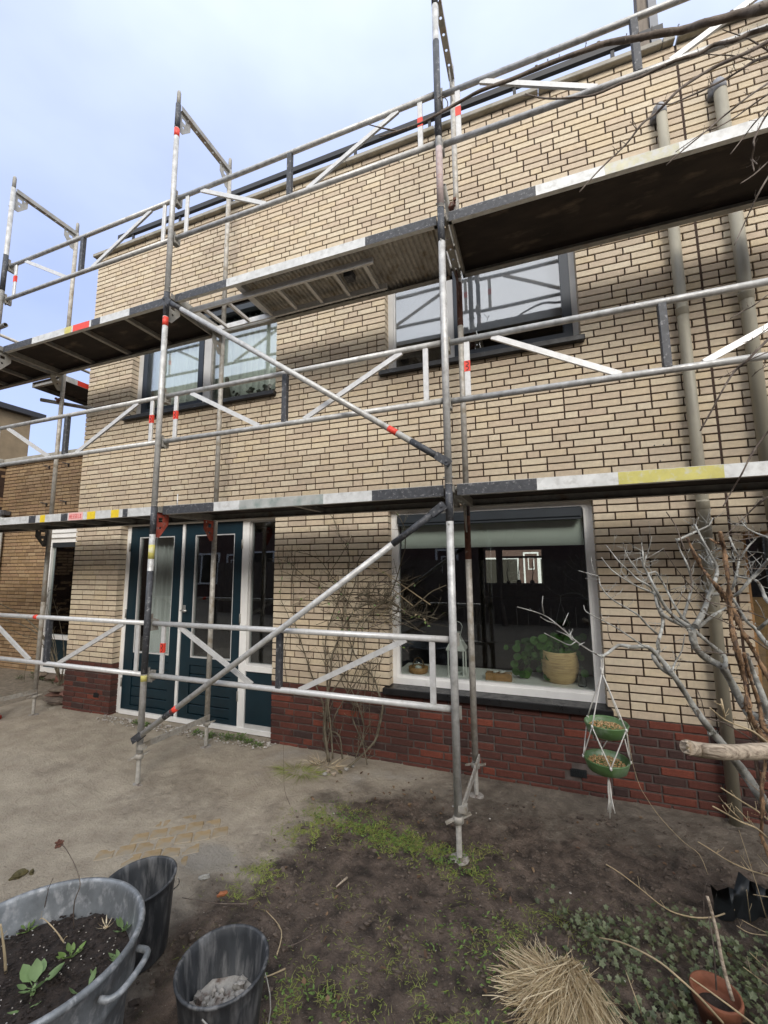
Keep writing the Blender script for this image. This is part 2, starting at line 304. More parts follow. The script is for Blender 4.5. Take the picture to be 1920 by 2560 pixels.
    def blob(s, c, rx, ry, rz, seed=0, n=8, m=5, amp=.25, mi=0, smooth=False):
        c = Vector(c); o = len(s.v)
        for i in range(m+1):
            th = math.pi*i/m
            for k in range(n):
                a = 2*math.pi*k/n; d = Vector((math.sin(th)*math.cos(a), math.sin(th)*math.sin(a), math.cos(th)))
                q = 1 + amp*mnoise.noise(d*1.7 + Vector((seed*3.1, seed*1.7, seed)))*1.6
                s.v.append((c.x+d.x*rx*q, c.y+d.y*ry*q, c.z+d.z*rz*q))
        for i in range(m):
            for k in range(n): s.f.append((o+i*n+k, o+(i+1)*n+k, o+(i+1)*n+(k+1) % n, o+i*n+(k+1) % n)); s.m.append(mi); s.sm.append(smooth)
    def mesh(s, name, mats):
        me = bpy.data.meshes.new(name); me.from_pydata(s.v, [], s.f)
        for k in (mats if isinstance(mats, (list, tuple)) else [mats]): me.materials.append(M[k])
        me.polygons.foreach_set('material_index', s.m); me.polygons.foreach_set('use_smooth', s.sm); me.update(); return me
    def build(s, name, mats, parent=None, loc=None, **k):
        o = bpy.data.objects.new(name, s.mesh(name, mats)); COL.objects.link(o)
        if parent is not None:
            o.parent = parent
            if loc is None: o.location = (0, 0, 0)
        if loc is not None: o.location = loc
        tag(o, **k); return o
def tag(o, label=None, cat=None, group=None, kind=None):
    if label: o['label'] = label
    if cat: o['category'] = cat
    if group: o['group'] = group
    if kind: o['kind'] = kind
    return o
def thing(name, label, cat, loc=(0, 0, 0), rz=0, group=None):
    o = bpy.data.objects.new(name, None); COL.objects.link(o); o.location = loc; o.rotation_euler = (0, 0, rz); o.empty_display_size = .1
    return tag(o, label, cat, group)
def copy_tree(o, parent=None):
    c = o.copy(); COL.objects.link(c); c.parent = parent
    for ch in list(o.children): copy_tree(ch, c)
    return c
def plate(outer, holes, th):      # flat plate with holes, in local XY, centred on z=0 -> (verts, faces)
    cu = bpy.data.curves.new('plate', 'CURVE'); cu.dimensions = '2D'; cu.fill_mode = 'BOTH'; cu.extrude = th/2
    for lp in [outer]+holes:
        sp = cu.splines.new('POLY'); sp.points.add(len(lp)-1)
        for i, (x, y) in enumerate(lp): sp.points[i].co = (x, y, 0, 1)
        sp.use_cyclic_u = True
    ob = bpy.data.objects.new('plate', cu); COL.objects.link(ob)
    me = bpy.data.meshes.new_from_object(ob); vs = [v.co.copy() for v in me.vertices]; fs = [tuple(p.vertices) for p in me.polygons]
    bpy.data.objects.remove(ob); bpy.data.curves.remove(cu); bpy.data.meshes.remove(me); return vs, fs
def circ(x, y, r, n=10): return [(x+r*math.cos(2*math.pi*k/n), y+r*math.sin(2*math.pi*k/n)) for k in range(n)]
# ================================================================ THE SETTING: ground
def sm(a, b, x): t = max(0, min(1, (x-a)/(b-a))); return t*t*(3-2*t)
def interp(pts, y):
    if y <= pts[0][0]: return pts[0][1]
    for (a, p), (b, q) in zip(pts, pts[1:]):
        if y <= b: return p+(q-p)*(y-a)/(b-a)
    return pts[-1][1]
SOIL_EDGE = [(-3.2, 1.30), (-2.4, 1.36), (-1.7, 1.47), (-1.4, 1.50), (-.95, 1.60), (-.6, 1.80), (-.35, 2.25), (-.2, 3.6), (0, 4.6)]
def masks(x, y):
    n1 = mnoise.noise((x*1.4, y*1.4, 3)); n2 = mnoise.noise((x*5, y*5, 7)); n3 = mnoise.noise((x*14, y*14, 1))
    e = x - interp(SOIL_EDGE, y) + n1*.10 + n2*.11 + n3*.05
    soil = sm(-.22, .22, e + n3*.05)
    damp = sm(-.85, .2, e + n2*.3)*.6 + .35*sm(.1, .5, n1+.3*n2)
    damp = max(damp, .75*sm(1.9, 2.6, x + n2*.3)*sm(-1.1, -.5, y))
    strip = sm(-.95, -.25, y + n2*.25 + n1*.12)*sm(1.7, 2.4, x)          # damp cement haze along the wall
    soil = soil*(1-.62*strip)
    moss = .42*sm(.12, .45, mnoise.noise((x*2.3, y*2.3, 11)) + .35*n3)*soil*.8 
    pud = sm(1.0, .55, math.hypot((x-1.17)/.24, (y+1.47)/.15)+.35*n2)
    return soil, damp*(1-pud), min(1, max(0, moss)), pud
def axis(lo, hi, fine, ext):
    a = [lo+i*fine for i in range(int(round((hi-lo)/fine))+1)]
    st = fine; p = a[-1]; q = a[0]; hiL = []; loL = []
    while p < ext: st *= 1.35; p += st; hiL.append(p)
    st = fine
    while q > -ext: st *= 1.35; q -= st; loL.append(q)
    return loL[::-1]+a+hiL
gx = axis(-3.2, 5.0, .02, 350); gy = axis(-3.3, .06, .02, 350)
def gh(x, y):
    if not (-4 < x < 6 and -4 < y < .2): return 0.0
    so_, da_, mo_, pu_ = masks(x, y)
    h = .006*mnoise.noise((x*3, y*3, 0)) + .004*mnoise.noise((x*11, y*11, 2))
    h += so_*(.018*mnoise.noise((x*6, y*6, 5)) + .018*mnoise.noise((x*17, y*17, 5)) + .014*mnoise.noise((x*40, y*40, 9)))
    h += (1-so_)*(.0035*abs(mnoise.noise((x*22, y*30, 4))) + .005*mnoise.noise((x*2+y*5, y*9, 8)))
    h += mo_*.006
    h = h*(1-.9*pu_)-.003*pu_
    return h - .008
g = MB(); at = []
for y in gy:
    for x in gx:
        near = -3.3 < x < 5.1 and -3.4 < y < .1
        g.v.append((x, y, gh(x, y) if near else -.01))
        at.append(masks(x, y) if near else (0.4, .4, .3, 0))
nx_ = len(gx)
for j in range(len(gy)-1):
    for i in range(nx_-1): g.f.append((j*nx_+i, j*nx_+i+1, (j+1)*nx_+i+1, (j+1)*nx_+i)); g.m.append(0); g.sm.append(True)
def groundmat():
    m = bpy.data.materials.new('ground_mix'); m.use_nodes = True; t = m.node_tree; b = t.nodes['Principled BSDF']; lk = t.links.new
    ge = nn(t, 'ShaderNodeNewGeometry'); at_ = nn(t, 'ShaderNodeVertexColor'); at_.layer_name = 'soil'; sp = nn(t, 'ShaderNodeSeparateColor'); lk(at_.outputs[0], sp.inputs[0])
    def noise(s, d=5, r=.6):
        n = nn(t, 'ShaderNodeTexNoise'); n.inputs['Scale'].default_value = s; n.inputs['Detail'].default_value = d; n.inputs['Roughness'].default_value = r; lk(ge.outputs['Position'], n.inputs['Vector']); return n.outputs['Fac']
    def ramp(v, lo, hi, c0, c1):
        r = nn(t, 'ShaderNodeValToRGB'); e = r.color_ramp.elements; e[0].position = lo; e[1].position = hi; e[0].color = (*c0, 1); e[1].color = (*c1, 1); lk(v, r.inputs[0]); return r.outputs[0]
    def mixc(f, a, b_):
        x = nn(t, 'ShaderNodeMix', data_type='RGBA'); lk(f, x.inputs[0]); lk(a, x.inputs[6]); lk(b_, x.inputs[7]); return x.outputs[2]
    def mth(op, a, b_=None, v=None):
        x = nn(t, 'ShaderNodeMath', operation=op); lk(a, x.inputs[0])
        if b_ is not None: lk(b_, x.inputs[1])
        if v is not None: x.inputs[1].default_value = v
        return x.outputs[0]
    sand = ramp(noise(5), .32, .68, (.32, .27, .205), (.46, .40, .31)); sand2 = ramp(noise(60, 3), .45, .75, (0, 0, 0), (1, 1, 1))
    dampc = ramp(noise(7), .3, .7, (.11, .09, .068), (.22, .185, .145))
    soilc = ramp(noise(9), .35, .7, (.028, .019, .013), (.17, .125, .095))
    mossc = ramp(noise(30), .35, .7, (.075, .08, .025), (.16, .16, .055))
    sandw = mixc(ramp(noise(1.7, 4), .58, .72, (0, 0, 0), (1, 1, 1)), sand, ramp(noise(12), .3, .7, (.34, .30, .24), (.44, .40, .34)))
    f1 = nn(t, 'ShaderNodeMapRange'); f1.inputs['From Min'].default_value = .18; f1.inputs['From Max'].default_value = .8
    lk(mth('ADD', sp.outputs[1], mth('MULTIPLY', mth('SUBTRACT', noise(16), v=.5), v=.9)), f1.inputs[0])
    c = mixc(f1.outputs[0], sandw, dampc)
    f2 = nn(t, 'ShaderNodeMapRange'); f2.inputs['From Min'].default_value = .25; f2.inputs['From Max'].default_value = .8
    lk(mth('ADD', sp.outputs[0], mth('MULTIPLY', mth('SUBTRACT', noise(22), v=.5), v=.8)), f2.inputs[0])
    c = mixc(f2.outputs[0], c, soilc)
    f3 = nn(t, 'ShaderNodeMapRange'); f3.inputs['From Min'].default_value = .35; f3.inputs['From Max'].default_value = .8
    lk(mth('ADD', sp.outputs[2], mth('MULTIPLY', mth('SUBTRACT', noise(45), v=.5), v=1.0)), f3.inputs[0])
    c = mixc(f3.outputs[0], c, mossc)
    pc = ramp(noise(6), .3, .7, (.27, .245, .20), (.33, .30, .26)); c = mixc(at_.outputs['Alpha'], c, pc)
    spk = ramp(noise(150, 2), .70, .73, (0, 0, 0), (1, 1, 1)); wh = nn(t, 'ShaderNodeRGB'); wh.outputs[0].default_value = (.42, .39, .34, 1)
    c = mixc(spk, c, wh.outputs[0]); lk(c, b.inputs['Base Color'])
    rr = nn(t, 'ShaderNodeMapRange'); rr.inputs['To Min'].default_value = .85; rr.inputs['To Max'].default_value = .55; lk(mth('MULTIPLY', f1.outputs[0], noise(4)), rr.inputs[0]); lk(rr.outputs[0], b.inputs['Roughness'])
    bp = nn(t, 'ShaderNodeBump'); bp.inputs['Distance'].default_value = .017; lk(noise(70, 6, .7), bp.inputs['Height'])
    bp2 = nn(t, 'ShaderNodeBump'); bp2.inputs['Distance'].default_value = .014; lk(noise(18, 4, .6), bp2.inputs['Height']); lk(bp2.outputs[0], bp.inputs['Normal']); lk(bp.outputs[0], b.inputs['Normal'])
    MATS['ground_mix'] = m
groundmat()
ground = g.build('ground', 'ground_mix', kind='structure')
ca = ground.data.color_attributes.new('soil', 'FLOAT_COLOR', 'POINT')
ca.data.foreach_set('color', [c for a in at for c in (a[0], a[1], a[2], a[3])])
# exposed yellow pavers in the sand
pb = MB(); pb.bbox(-.05, .05, -.05, .05, -.03, 0, .005); pvm = pb.mesh('paver', 'yellow_paver')
for r in range(-2, 3):
    for c_ in range(-3, 4):
        if abs(r)+abs(c_)*.6 > 2.6: continue
        a_ = R_(38); lx = c_*.108+(.054 if r % 2 else 0); ly = r*.106; x = .80+lx*math.cos(a_)-ly*math.sin(a_); y = -1.46+lx*math.sin(a_)+ly*math.cos(a_)
        o = bpy.data.objects.new('paver', pvm); COL.objects.link(o); o.parent = ground
        o.location = (x, y, gh(x, y)+random.uniform(.0005, .005)-.002*(abs(r)+abs(c_)*.4 > 1.6)); o.rotation_euler = (random.uniform(-.03, .03), random.uniform(-.03, .03), a_+random.uniform(-.03, .03))


# ================================================================ masonry helpers
CH = .0614
def slab(mb, x0, x1, z0, z1, ops, y0, y1, mi=0, axis='x'):
    xs = sorted({x0, x1, *[o[0] for o in ops], *[o[1] for o in ops]}); zs = sorted({z0, z1, *[o[2] for o in ops], *[o[3] for o in ops]})
    xs = [x for x in xs if x0 <= x <= x1]; zs = [z for z in zs if z0 <= z <= z1]
    for a, b in zip(xs, xs[1:]):
        run = None
        for c, d in zip(zs, zs[1:]):
            if any(o[0] <= (a+b)/2 <= o[1] and o[2] <= (c+d)/2 <= o[3] for o in ops):
                if run: mb.box(a, b, y0, y1, run[0], run[1], mi); run = None
            else: run = (run[0] if run else c, d)
        if run: mb.box(a, b, y0, y1, run[0], run[1], mi)
def courses(x0, x1, z0, z1, ops, L_=.2095, seed=1, joint=.011, hj=.0115):
    rnd = random.Random(seed); out = []; n = int(round((z1-z0)/CH)); ch = (z1-z0)/n
    for r in range(n):
        za, zb = z0+r*ch, z0+(r+1)*ch; zc = (za+zb)/2
        x = x0; edges = [x]; first = True; cnt = rnd.randint(0, 2)
        start = [L_, L_/2, L_*.75][(r*2+rnd.randint(0, 1)) % 3]
        segs = []
        while x < x1-.001:
            if first: wd = start; first = False
            elif cnt >= rnd.choice([2, 3, 4, 5]): wd = L_/2; cnt = 0
            else: wd = L_; cnt += 1
            if x+wd > x1-.05: wd = x1-x
            segs.append((x, x+wd)); x += wd
        blk = sorted([(o[0], o[1]) for o in ops if o[2] < zc < o[3]])
        row = []
        for a, b in segs:
            parts = [(a, b)]
            for (p, q) in blk:
                np_ = []
                for (c, d) in parts:
                    if q <= c or p >= d: np_.append((c, d)); continue
                    if c < p: np_.append((c, p))
                    if d > q: np_.append((q, d))
                parts = np_
            row += [list(t_) for t_ in parts]
        k_ = 0
        while k_ < len(row):
            c, d = row[k_]
            if d-c < .055:
                if k_ > 0 and abs(row[k_-1][1]-c) < 1e-6: row[k_-1][1] = d; row.pop(k_); continue
                if k_+1 < len(row) and abs(row[k_+1][0]-d) < 1e-6: row[k_+1][0] = c; row.pop(k_); continue
            k_ += 1
        for (c, d) in row:
                if d-c > .02: out.append((c+(joint/2 if c > x0+.001 and not any(abs(c-q) < 1e-6 for _, q in blk) else 0), d-(joint/2 if d < x1-.001 and not any(abs(d-p) < 1e-6 for p, _ in blk) else 0), za+hj/2, zb-hj/2))
    return out
ub = MB()     # unit brick: 1 x 1 x 1 front face at y=0, chamfered arrises
def brick_verts(x0, x1, z0, z1, y=0.0, dp=.10, b=.0022, jit=None):
    j = jit or (lambda: 0)
    f = [(x0+b+j(), y, z0+b+j()), (x1-b+j(), y, z0+b+j()), (x1-b+j(), y, z1-b+j()), (x0+b+j(), y, z1-b+j())]
    m_ = [(x0, y+b, z0), (x1, y+b, z0), (x1, y+b, z1), (x0, y+b, z1)]; k = [(x0, dp, z0), (x1, dp, z0), (x1, dp, z1), (x0, dp, z1)]
    return f+m_+k, [(0, 1, 2, 3)]+[(i+4, (i+1) % 4+4, (i+1) % 4, i) for i in range(4)]+[(i+8, (i+1) % 4+8, (i+1) % 4+4, i+4) for i in range(4)]
CACHE = {}
def lay(bricks, matname, part, stuffname, parent, limit, jitter=0.0, dp=.10, b=.0022, rough=False, T=None):
    rnd = random.Random(5); sc = []
    for i, bk in enumerate(bricks):
        c = Vector(((bk[0]+bk[1])/2, 0, (bk[2]+bk[3])/2)); cw = T @ c if T else c
        p = project(cw); s_ = 0
        if p and 0 < p[0] < 1920 and 0 < p[1] < 2560: s_ = (bk[1]-bk[0])/p[2]
        sc.append((-s_, i))
    sc.sort(); chosen = {i for s_, i in sc[:limit] if s_ < 0}
    st = MB()
    for i, (x0, x1, z0, z1) in enumerate(bricks):
        y = rnd.uniform(-jitter, jitter)
        if i in chosen:
            wd, hh = round(x1-x0, 3), round(z1-z0, 4); key = (matname, part, wd, hh, rnd.randint(0, 3) if rough else 0)
            if key not in CACHE:
                mb = MB(); jt = (lambda: rnd.uniform(-.0022, .0022)) if rough else None
                v, f = brick_verts(-wd/2, wd/2, -hh/2, hh/2, 0, dp, b, jt); mb.add(v, f); CACHE[key] = mb.mesh(part, matname)
            o = bpy.data.objects.new(part, CACHE[key]); COL.objects.link(o); o.parent = parent
            o.location = ((x0+x1)/2, y, (z0+z1)/2)
            if T: o.matrix_local = T @ Matrix.Translation(o.location)
            if rough: o.rotation_euler = (rnd.uniform(-.01, .01), rnd.uniform(-.006, .006), rnd.uniform(-.006, .006))
        else:
            jt = (lambda: rnd.uniform(-.0022, .0022)) if rough else None
            v, f = brick_verts(x0, x1, z0, z1, y, dp, b, jt)
            if T: v = [tuple(T @ Vector(q)) for q in v]
            st.add(v, f)
    if st.v: st.build(stuffname, matname, parent, kind='stuff')

# ================================================================ THE HOUSE
HX0, HX1, PZ, TZ = -2.50, 4.392, .57, 6.035
DOOR = (-1.70, .54, -.2, 2.235); WG = (1.79, 3.53, .57, 2.235); W1 = (-1.70, .50, 3.60, 4.84); W2 = (1.78, 3.53, 3.60, 4.84)
OPS = [DOOR, WG, W1, W2]; grow = lambda o: [(a-.007, b+.007, c, d+.004) for a, b, c, d in o]
house = thing('terraced_house', 'cream brick house with red brick base and dark blue doors behind the scaffold', 'house')
wl = MB(); slab(wl, HX0+.012, HX1-.004, PZ, TZ, grow(OPS), .011, .27, 0); slab(wl, HX0+.012, HX1-.004, -.1, PZ, grow(OPS), .010, .27, 1)
wl.box(HX0+.012, HX0+.25, .27, 8.3, -.1, TZ, 0); wl.box(HX1-.26, HX1-.004, .27, 8.3, -.1, TZ, 0)
wl.build('wall', ['brown_mortar', 'grey_mortar'], house)
lay(courses(HX0, HX1, PZ, TZ, OPS, seed=3), 'cream_brick', 'brick', 'brick_courses', house, 300, .0006)
lay([b for b in courses(HX0, HX1, -.045, PZ, OPS, seed=8, joint=.011, hj=.011) if not (b[2] < .17 and b[3] > .1 and 3.18 < b[0]+.02 < 3.3 and b[1] < 3.5)], 'red_brick', 'base_brick', 'base_brick_courses', house, 300, .0025, b=.006, rough=True)
# inside of the house
rm = MB()
rm.box(HX0+.25, HX1-.26, .27, 8.05, -.1, .04, 0); rm.box(HX0+.25, HX1-.26, .272, 8.05, 2.50, 2.72, 0)
slab(rm, HX0+.25, HX1-.26, .04, 2.5, [(1.72, 2.08, 1.13, 2.09), (2.17, 3.25, 1.13, 2.09)], 8.05, 8.3, 0)
rm.box(HX0+.25, HX1-.26, 4.0, 4.1, 2.72, 5.2, 1); rm.box(HX0+.25, HX1-.26, .272, 4.1, 5.2, 5.3, 1); rm.box(1.1, 1.2, .272, 4.0, 2.72, 5.2, 1)
rm.box(.95, 1.03, .272, 2.6, .04, 2.5, 1)
slab(rm, HX0+.25, HX1-.26, -.1, .04, [], 8.05, 8.3, 0); rm.box(HX0+.012, HX1-.004, .272, 8.3, 5.9, 6.0, 0)
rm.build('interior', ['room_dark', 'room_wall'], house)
rw = MB()
for a, b in ((1.72, 2.08), (2.17, 3.25)):
    rw.box(a, b, 8.08, 8.14, 1.13, 1.17); rw.box(a, b, 8.08, 8.14, 2.05, 2.09); rw.box(a, a+.04, 8.08, 8.14, 1.17, 2.05); rw.box(b-.04, b, 8.08, 8.14, 1.17, 2.05)
rw.box(2.21, 3.21, 8.08, 8.14, 1.83, 1.89); rwin = rw.build('rear_window', 'room_wall', house)
rp = MB(); rp.box(1.76, 2.04, 8.10, 8.105, 1.17, 2.05); rp.box(2.21, 3.21, 8.10, 8.105, 1.17, 1.83); rp.box(2.21, 3.21, 8.10, 8.105, 1.89, 2.05); rp.build('glass_pane', 'clear_glass', rwin)
# coping stones along the roof edge and the dark roofing edge behind
x = HX0-.06
while x < HX1+.02:
    e = min(x+.98, HX1); mb = MB(); mb.bbox(x+.003, e-.003, -.052, .30, TZ+.002, TZ+.048, .005); mb.build('coping_stone', 'coping', house); x += .98
    if e >= HX1: break
re = MB(); re.box(-2.27, 4.36, .08, .12, TZ+.295, TZ+.355); re.build('roof_rail', 'roof_edge', house)
for i in range(8):
    mb = MB(); mb.box(-2.0+i*.85, -1.97+i*.85, .09, .11, TZ+.046, TZ+.295); mb.build('rail_post', 'roof_edge', house)
rf = MB(); rf.box(HX0+.1, HX1, .30, 8.3, TZ-.1, TZ+.05); rf.build('roof', 'far_roof', house)
# air bricks
for (x, z, wd) in ((3.30, .135, .10), (-1.92, .20, .07)):
    mb = MB(); mb.box(x-wd/2-.006, x+wd/2+.006, -.003, .02, z-.026, z+.026, 0)
    for k in range(9): mb.box(x-wd/2+k*wd/9, x-wd/2+k*wd/9+.004, -.007, -.002, z-.022, z+.022, 0)
    mb.build('air_brick', 'black_plastic', house)
# drill holes in single bricks
for (u, v) in [(640+823/2.592, 640+1390/2.592), (640+865/2.592, 640+1388/2.592), (640+846/2.592, 640+1474/2.592), (640+110/2.592, 640+1457/2.592), (640+143/2.592, 640+1455/2.592), (640+127/2.592, 640+1533/2.592),
               (1280+922/2.592, 640+1228/2.592), (1280+982/2.592, 640+1223/2.592), (1280+960/2.592, 640+1328/2.592), (592/2.592, 640+1562/2.592), (612/2.592, 640+1560/2.592), (1115/2.592, 640+1517/2.592), (1140/2.592, 640+1513/2.592), (1122/2.592, 640+1585/2.592)]:
    p = ony(u, v, 0); mb = MB(); mb.tube([(p.x, -.0025, p.z), (p.x, .01, p.z)], .0055, 8); mb.build('drill_hole', 'black_ink', house)

def frame_rect(mb, x0, x1, z0, z1, t, y0, y1, mi=0, bot=None):
    b = t if bot is None else bot
    mb.box(x0, x1, y0, y1, z0, z0+b, mi); mb.box(x0, x1, y0, y1, z1-t, z1, mi); mb.box(x0, x0+t, y0, y1, z0+b, z1-t, mi); mb.box(x1-t, x1, y0, y1, z0+b, z1-t, mi)
def pane(x0, x1, z0, z1, y, m_, parent): mb = MB(); mb.box(x0, x1, y, y+.006, z0, z1); return mb.build('glass_pane', m_, parent)
# --- ground floor window
win = MB(); frame_rect(win, 1.775, 3.545, .63, 2.235, .058, .10, .17); gw = win.build('window', 'white_frame', house, label='wide ground floor window with white frame and roller blind')
mb = MB(); frame_rect(mb, 1.833, 3.487, .688, 2.177, .022, .106, .16); mb.build('glazing_bead', 'white_frame', gw)
pane(1.855, 3.465, .710, 2.155, .14, 'glass_ground', gw)
mb = MB(); mb.bbox(1.74, 3.56, -.055, .10, .572, .628, .006); mb.build('sill', 'black_sill', gw)
mb = MB(); mb.bbox(1.86, 3.455, .045, .122, 2.085, 2.175, .012); mb.box(1.875, 3.44, .05, .11, 2.072, 2.085); mb.build('sunscreen_box', 'sunscreen_box', gw)
mb = MB()
for k in range(20): mb.box(1.87+k*.0795, 1.87+(k+1)*.0795, .166, .169, 1.885, 2.16)
mb.box(1.868, 3.462, .160, .175, 1.862, 1.885); mb.build('roller_blind', 'roller_blind', gw)
mb = MB(); mb.box(1.78, 3.54, .175, .62, .67, .700); mb.build('inner_sill', 'white_frame', gw)
# --- first floor windows
def first_window(kind):
    x0, x1 = (-1.72, .495) if kind == 1 else (1.765, 3.535)
    win = MB(); frame_rect(win, x0, x1, 3.60, 4.84, .05, .10, .17, bot=.022)
    mx_ = (-.608, -.50) if kind == 1 else (2.385, 2.45)
    win.box(mx_[0], mx_[1], .095, .17, 3.622, 4.79)
    if kind == 1: win.box(-1.67, -1.608, .10, .17, 3.622, 4.79)
    else: win.box(1.815, 1.835, .10, .17, 3.622, 4.79)
    ob = win.build('window', 'grey_frame', house, label=('left' if kind == 1 else 'right')+' upstairs window')
    sx0, sx1 = (-1.605, mx_[0]-.003) if kind == 1 else (mx_[1]+.003, 3.483)
    mb = MB(); frame_rect(mb, sx0, sx1, 3.624, 4.785, .075, .085, .16, bot=.085); mb.build('sash', 'dark_sash', ob)
    gm = 'glass_curtain' if kind == 1 else 'glass_first'
    pane(sx0+.075, sx1-.075, 3.709, 4.71, .12, gm, ob)
    fx0, fx1 = (mx_[1], .445) if kind == 1 else (1.835, mx_[0])
    mb = MB(); frame_rect(mb, fx0, fx1, 3.622, 4.79, .016, .115, .15); mb.build('glazing_bead', 'dull_steel' if kind == 1 else 'grey_frame', ob)
    pane(fx0+.016, fx1-.016, 3.638, 4.774, .13, gm, ob)
    mb = MB(); mb.bbox(x0-.04+.0, x1+.02, -.055, .10, 3.548, 3.598, .006); mb.build('sill', 'black_sill', ob)
    mb = MB(); mb.box(x0+.05, x1-.05, .18, .5, 3.58, 3.612); mb.build('inner_sill', 'white_frame', ob)
    if kind == 1:
        mb = MB(); mb.bbox(x0+.06, x1-.06, .03, .10, 4.69, 4.775, .01); mb.build('sunscreen_box', 'sunscreen_box', ob)
        mb = MB(); n = 150; xs = [x0+.06+(x1-x0-.12)*i/n for i in range(n+1)]
        for i, x in enumerate(xs):
            y = .30+.02*math.sin(x*62+1.5*math.sin(x*9))+.012*math.sin(x*140); mb.v += [(x, y, 3.62), (x, y, 4.8)]
        for i in range(n): mb.f.append((2*i, 2*i+2, 2*i+3, 2*i+1)); mb.m.append(0); mb.sm.append(True)
        mb.build('net_curtain', 'net_curtain', ob)
    else:
        mb = MB(); mb.box(1.80, 2.40, .25, .253, 3.99, 4.80); mb.build('roller_blind', 'sky_reflection_sheet', ob)  # pale sheets added behind these panes to brighten the mirrored sky
        mb = MB(); mb.box(2.47, 3.48, .25, .253, 3.975, 4.80); mb.build('roller_blind', 'sky_reflection_sheet', ob)
    return ob
first_window(1); first_window(2)
# --- doors
fr = MB(); fr.box(-1.72, .52, .10, .17, 2.207, 2.24); fr.box(-1.72, -1.642, .10, .17, .0, 2.207); fr.box(-.803, -.767, .092, .17, .045, 2.207)
fr.box(.053, .141, .098, .17, .045, 2.207); fr.box(.493, .52, .10, .17, .0, 2.207); fr.box(-1.642, .493, .085, .17, .0, .045); fr.box(.141, .493, .095, .17, .612, .668)
doorset = fr.build('door_frame', 'white_frame', house)
def door(x0, x1, gx0, gx1, hnd):
    d = MB(); y0, y1 = .105, .15
    d.box(x0, gx0, y0, y1, .05, 2.205); d.box(gx1, x1, y0, y1, .05, 2.205); d.box(gx0, gx1, y0, y1, 2.072, 2.205); d.box(gx0, gx1, y0, y1, .05, .10); d.box(gx0, gx1, y0, y1, .62, .698)
    zs = [.10, .20, .31, .42, .52, .62]
    for a, b in zip(zs, zs[1:]): d.bbox(gx0, gx1, y0+.008, y1-.004, a+.004, b-.004, .006)
    ob = d.build('door', 'blue_door', house)
    bd = MB(); frame_rect(bd, gx0, gx1, .698, 2.072, .013, y0+.004, y1-.006); bd.build('glazing_bead', 'grey_frame', ob)
    pane(gx0+.013, gx1-.013, .711, 2.059, .128, 'glass_door', ob)
    if hnd:
        h = MB(); h.bbox(-.752, -.712, .094, .104, 1.19, 1.27, .003); h.tube([(-.735, .094, 1.215), (-.735, .05, 1.215), (-.65, .05, 1.215)], .009, 8); h.build('handle', 'metal_plate', ob)
    for z in (.35, 1.15, 1.95):
        h = MB(); h.tube([((x0-.004) if not hnd else x1+.002, .096, z-.05), ((x0-.004) if not hnd else x1+.002, .096, z+.05)], .009, 8); h.build('hinge', 'dull_steel', ob)
door(-1.640, -.805, -1.498, -.935, False); door(-.765, .051, -.622, -.058, True)
bd = MB(); frame_rect(bd, .141, .493, .668, 2.207, .020, .12, .16); sl = bd.build('side_light', 'grey_frame', house); pane(.161, .473, .688, 2.187, .14, 'glass_door', sl)
bd = MB(); bd.box(.141, .493, .115, .15, .06, .612); bd.build('infill_panel', 'blue_door', sl); bd = MB(); bd.box(.141, .493, .10, .114, .045, .085); bd.build('bottom_bead', 'grey_frame', sl)
cu = MB(); n = 60
for i in range(n+1):
    x = -1.50+.52*i/n; y = .32+.035*math.sin(i*.75)+.01*math.sin(i*2.1); cu.v += [(x, y, .06), (x-.01*math.sin(i), y, 2.25)]
for i in range(n): cu.f.append((2*i, 2*i+2, 2*i+3, 2*i+1)); cu.m.append(0); cu.sm.append(True)
cu.build('door_curtain', 'white_curtain', house)

# --- neighbouring house to the right of the movement joint
nb = thing('terraced_house', 'neighbouring cream brick house right of the movement joint, with a dark brown window', 'house')
NO = [(4.47, 6.3, .63, 1.95)]
wl = MB(); slab(wl, 4.414, 6.9, PZ, TZ, grow(NO), .011, .27, 0); slab(wl, 4.414, 6.9, -.1, PZ, grow(NO), .010, .27, 1); wl.box(4.414, 6.9, .27, 8.3, TZ-.2, TZ, 0); wl.box(4.41, 6.9, 2.0, 2.2, -.1, TZ-.2, 1); wl.box(6.7, 6.9, .27, 2, 0, TZ-.2, 1)
wl.build('wall', ['brown_mortar', 'grey_mortar'], nb)
lay(courses(4.409, 6.9, PZ, TZ, NO, seed=31), 'cream_brick', 'brick', 'brick_courses', nb, 150, .0006)
lay(courses(4.409, 6.9, -.045, PZ, NO, seed=32, joint=.011, hj=.011), 'red_brick', 'base_brick', 'base_brick_courses', nb, 40, .0025, b=.006, rough=True)
x = 4.41
while x < 6.9: mb = MB(); mb.bbox(x+.003, min(x+.98, 6.9)-.003, -.052, .30, TZ+.002, TZ+.048, .005); mb.build('coping_stone', 'coping', nb); x += .98
mb = MB(); frame_rect(mb, 4.47, 6.3, .63, 1.95, .06, .12, .18); wn = mb.build('window', 'wood_tray', nb)
pane(4.53, 6.24, .69, 1.89, .15, 'glass_ground', wn)
mb = MB(); mb.box(4.53, 6.24, .22, .23, .69, 1.45); mb.build('brown_blind', 'wood_tray', wn)
# vertical joint sealant
mb = MB(); mb.box(HX1-.004, 4.414, .004, .25, 0, TZ); mb.build('joint_seal', 'brown_mortar', nb)

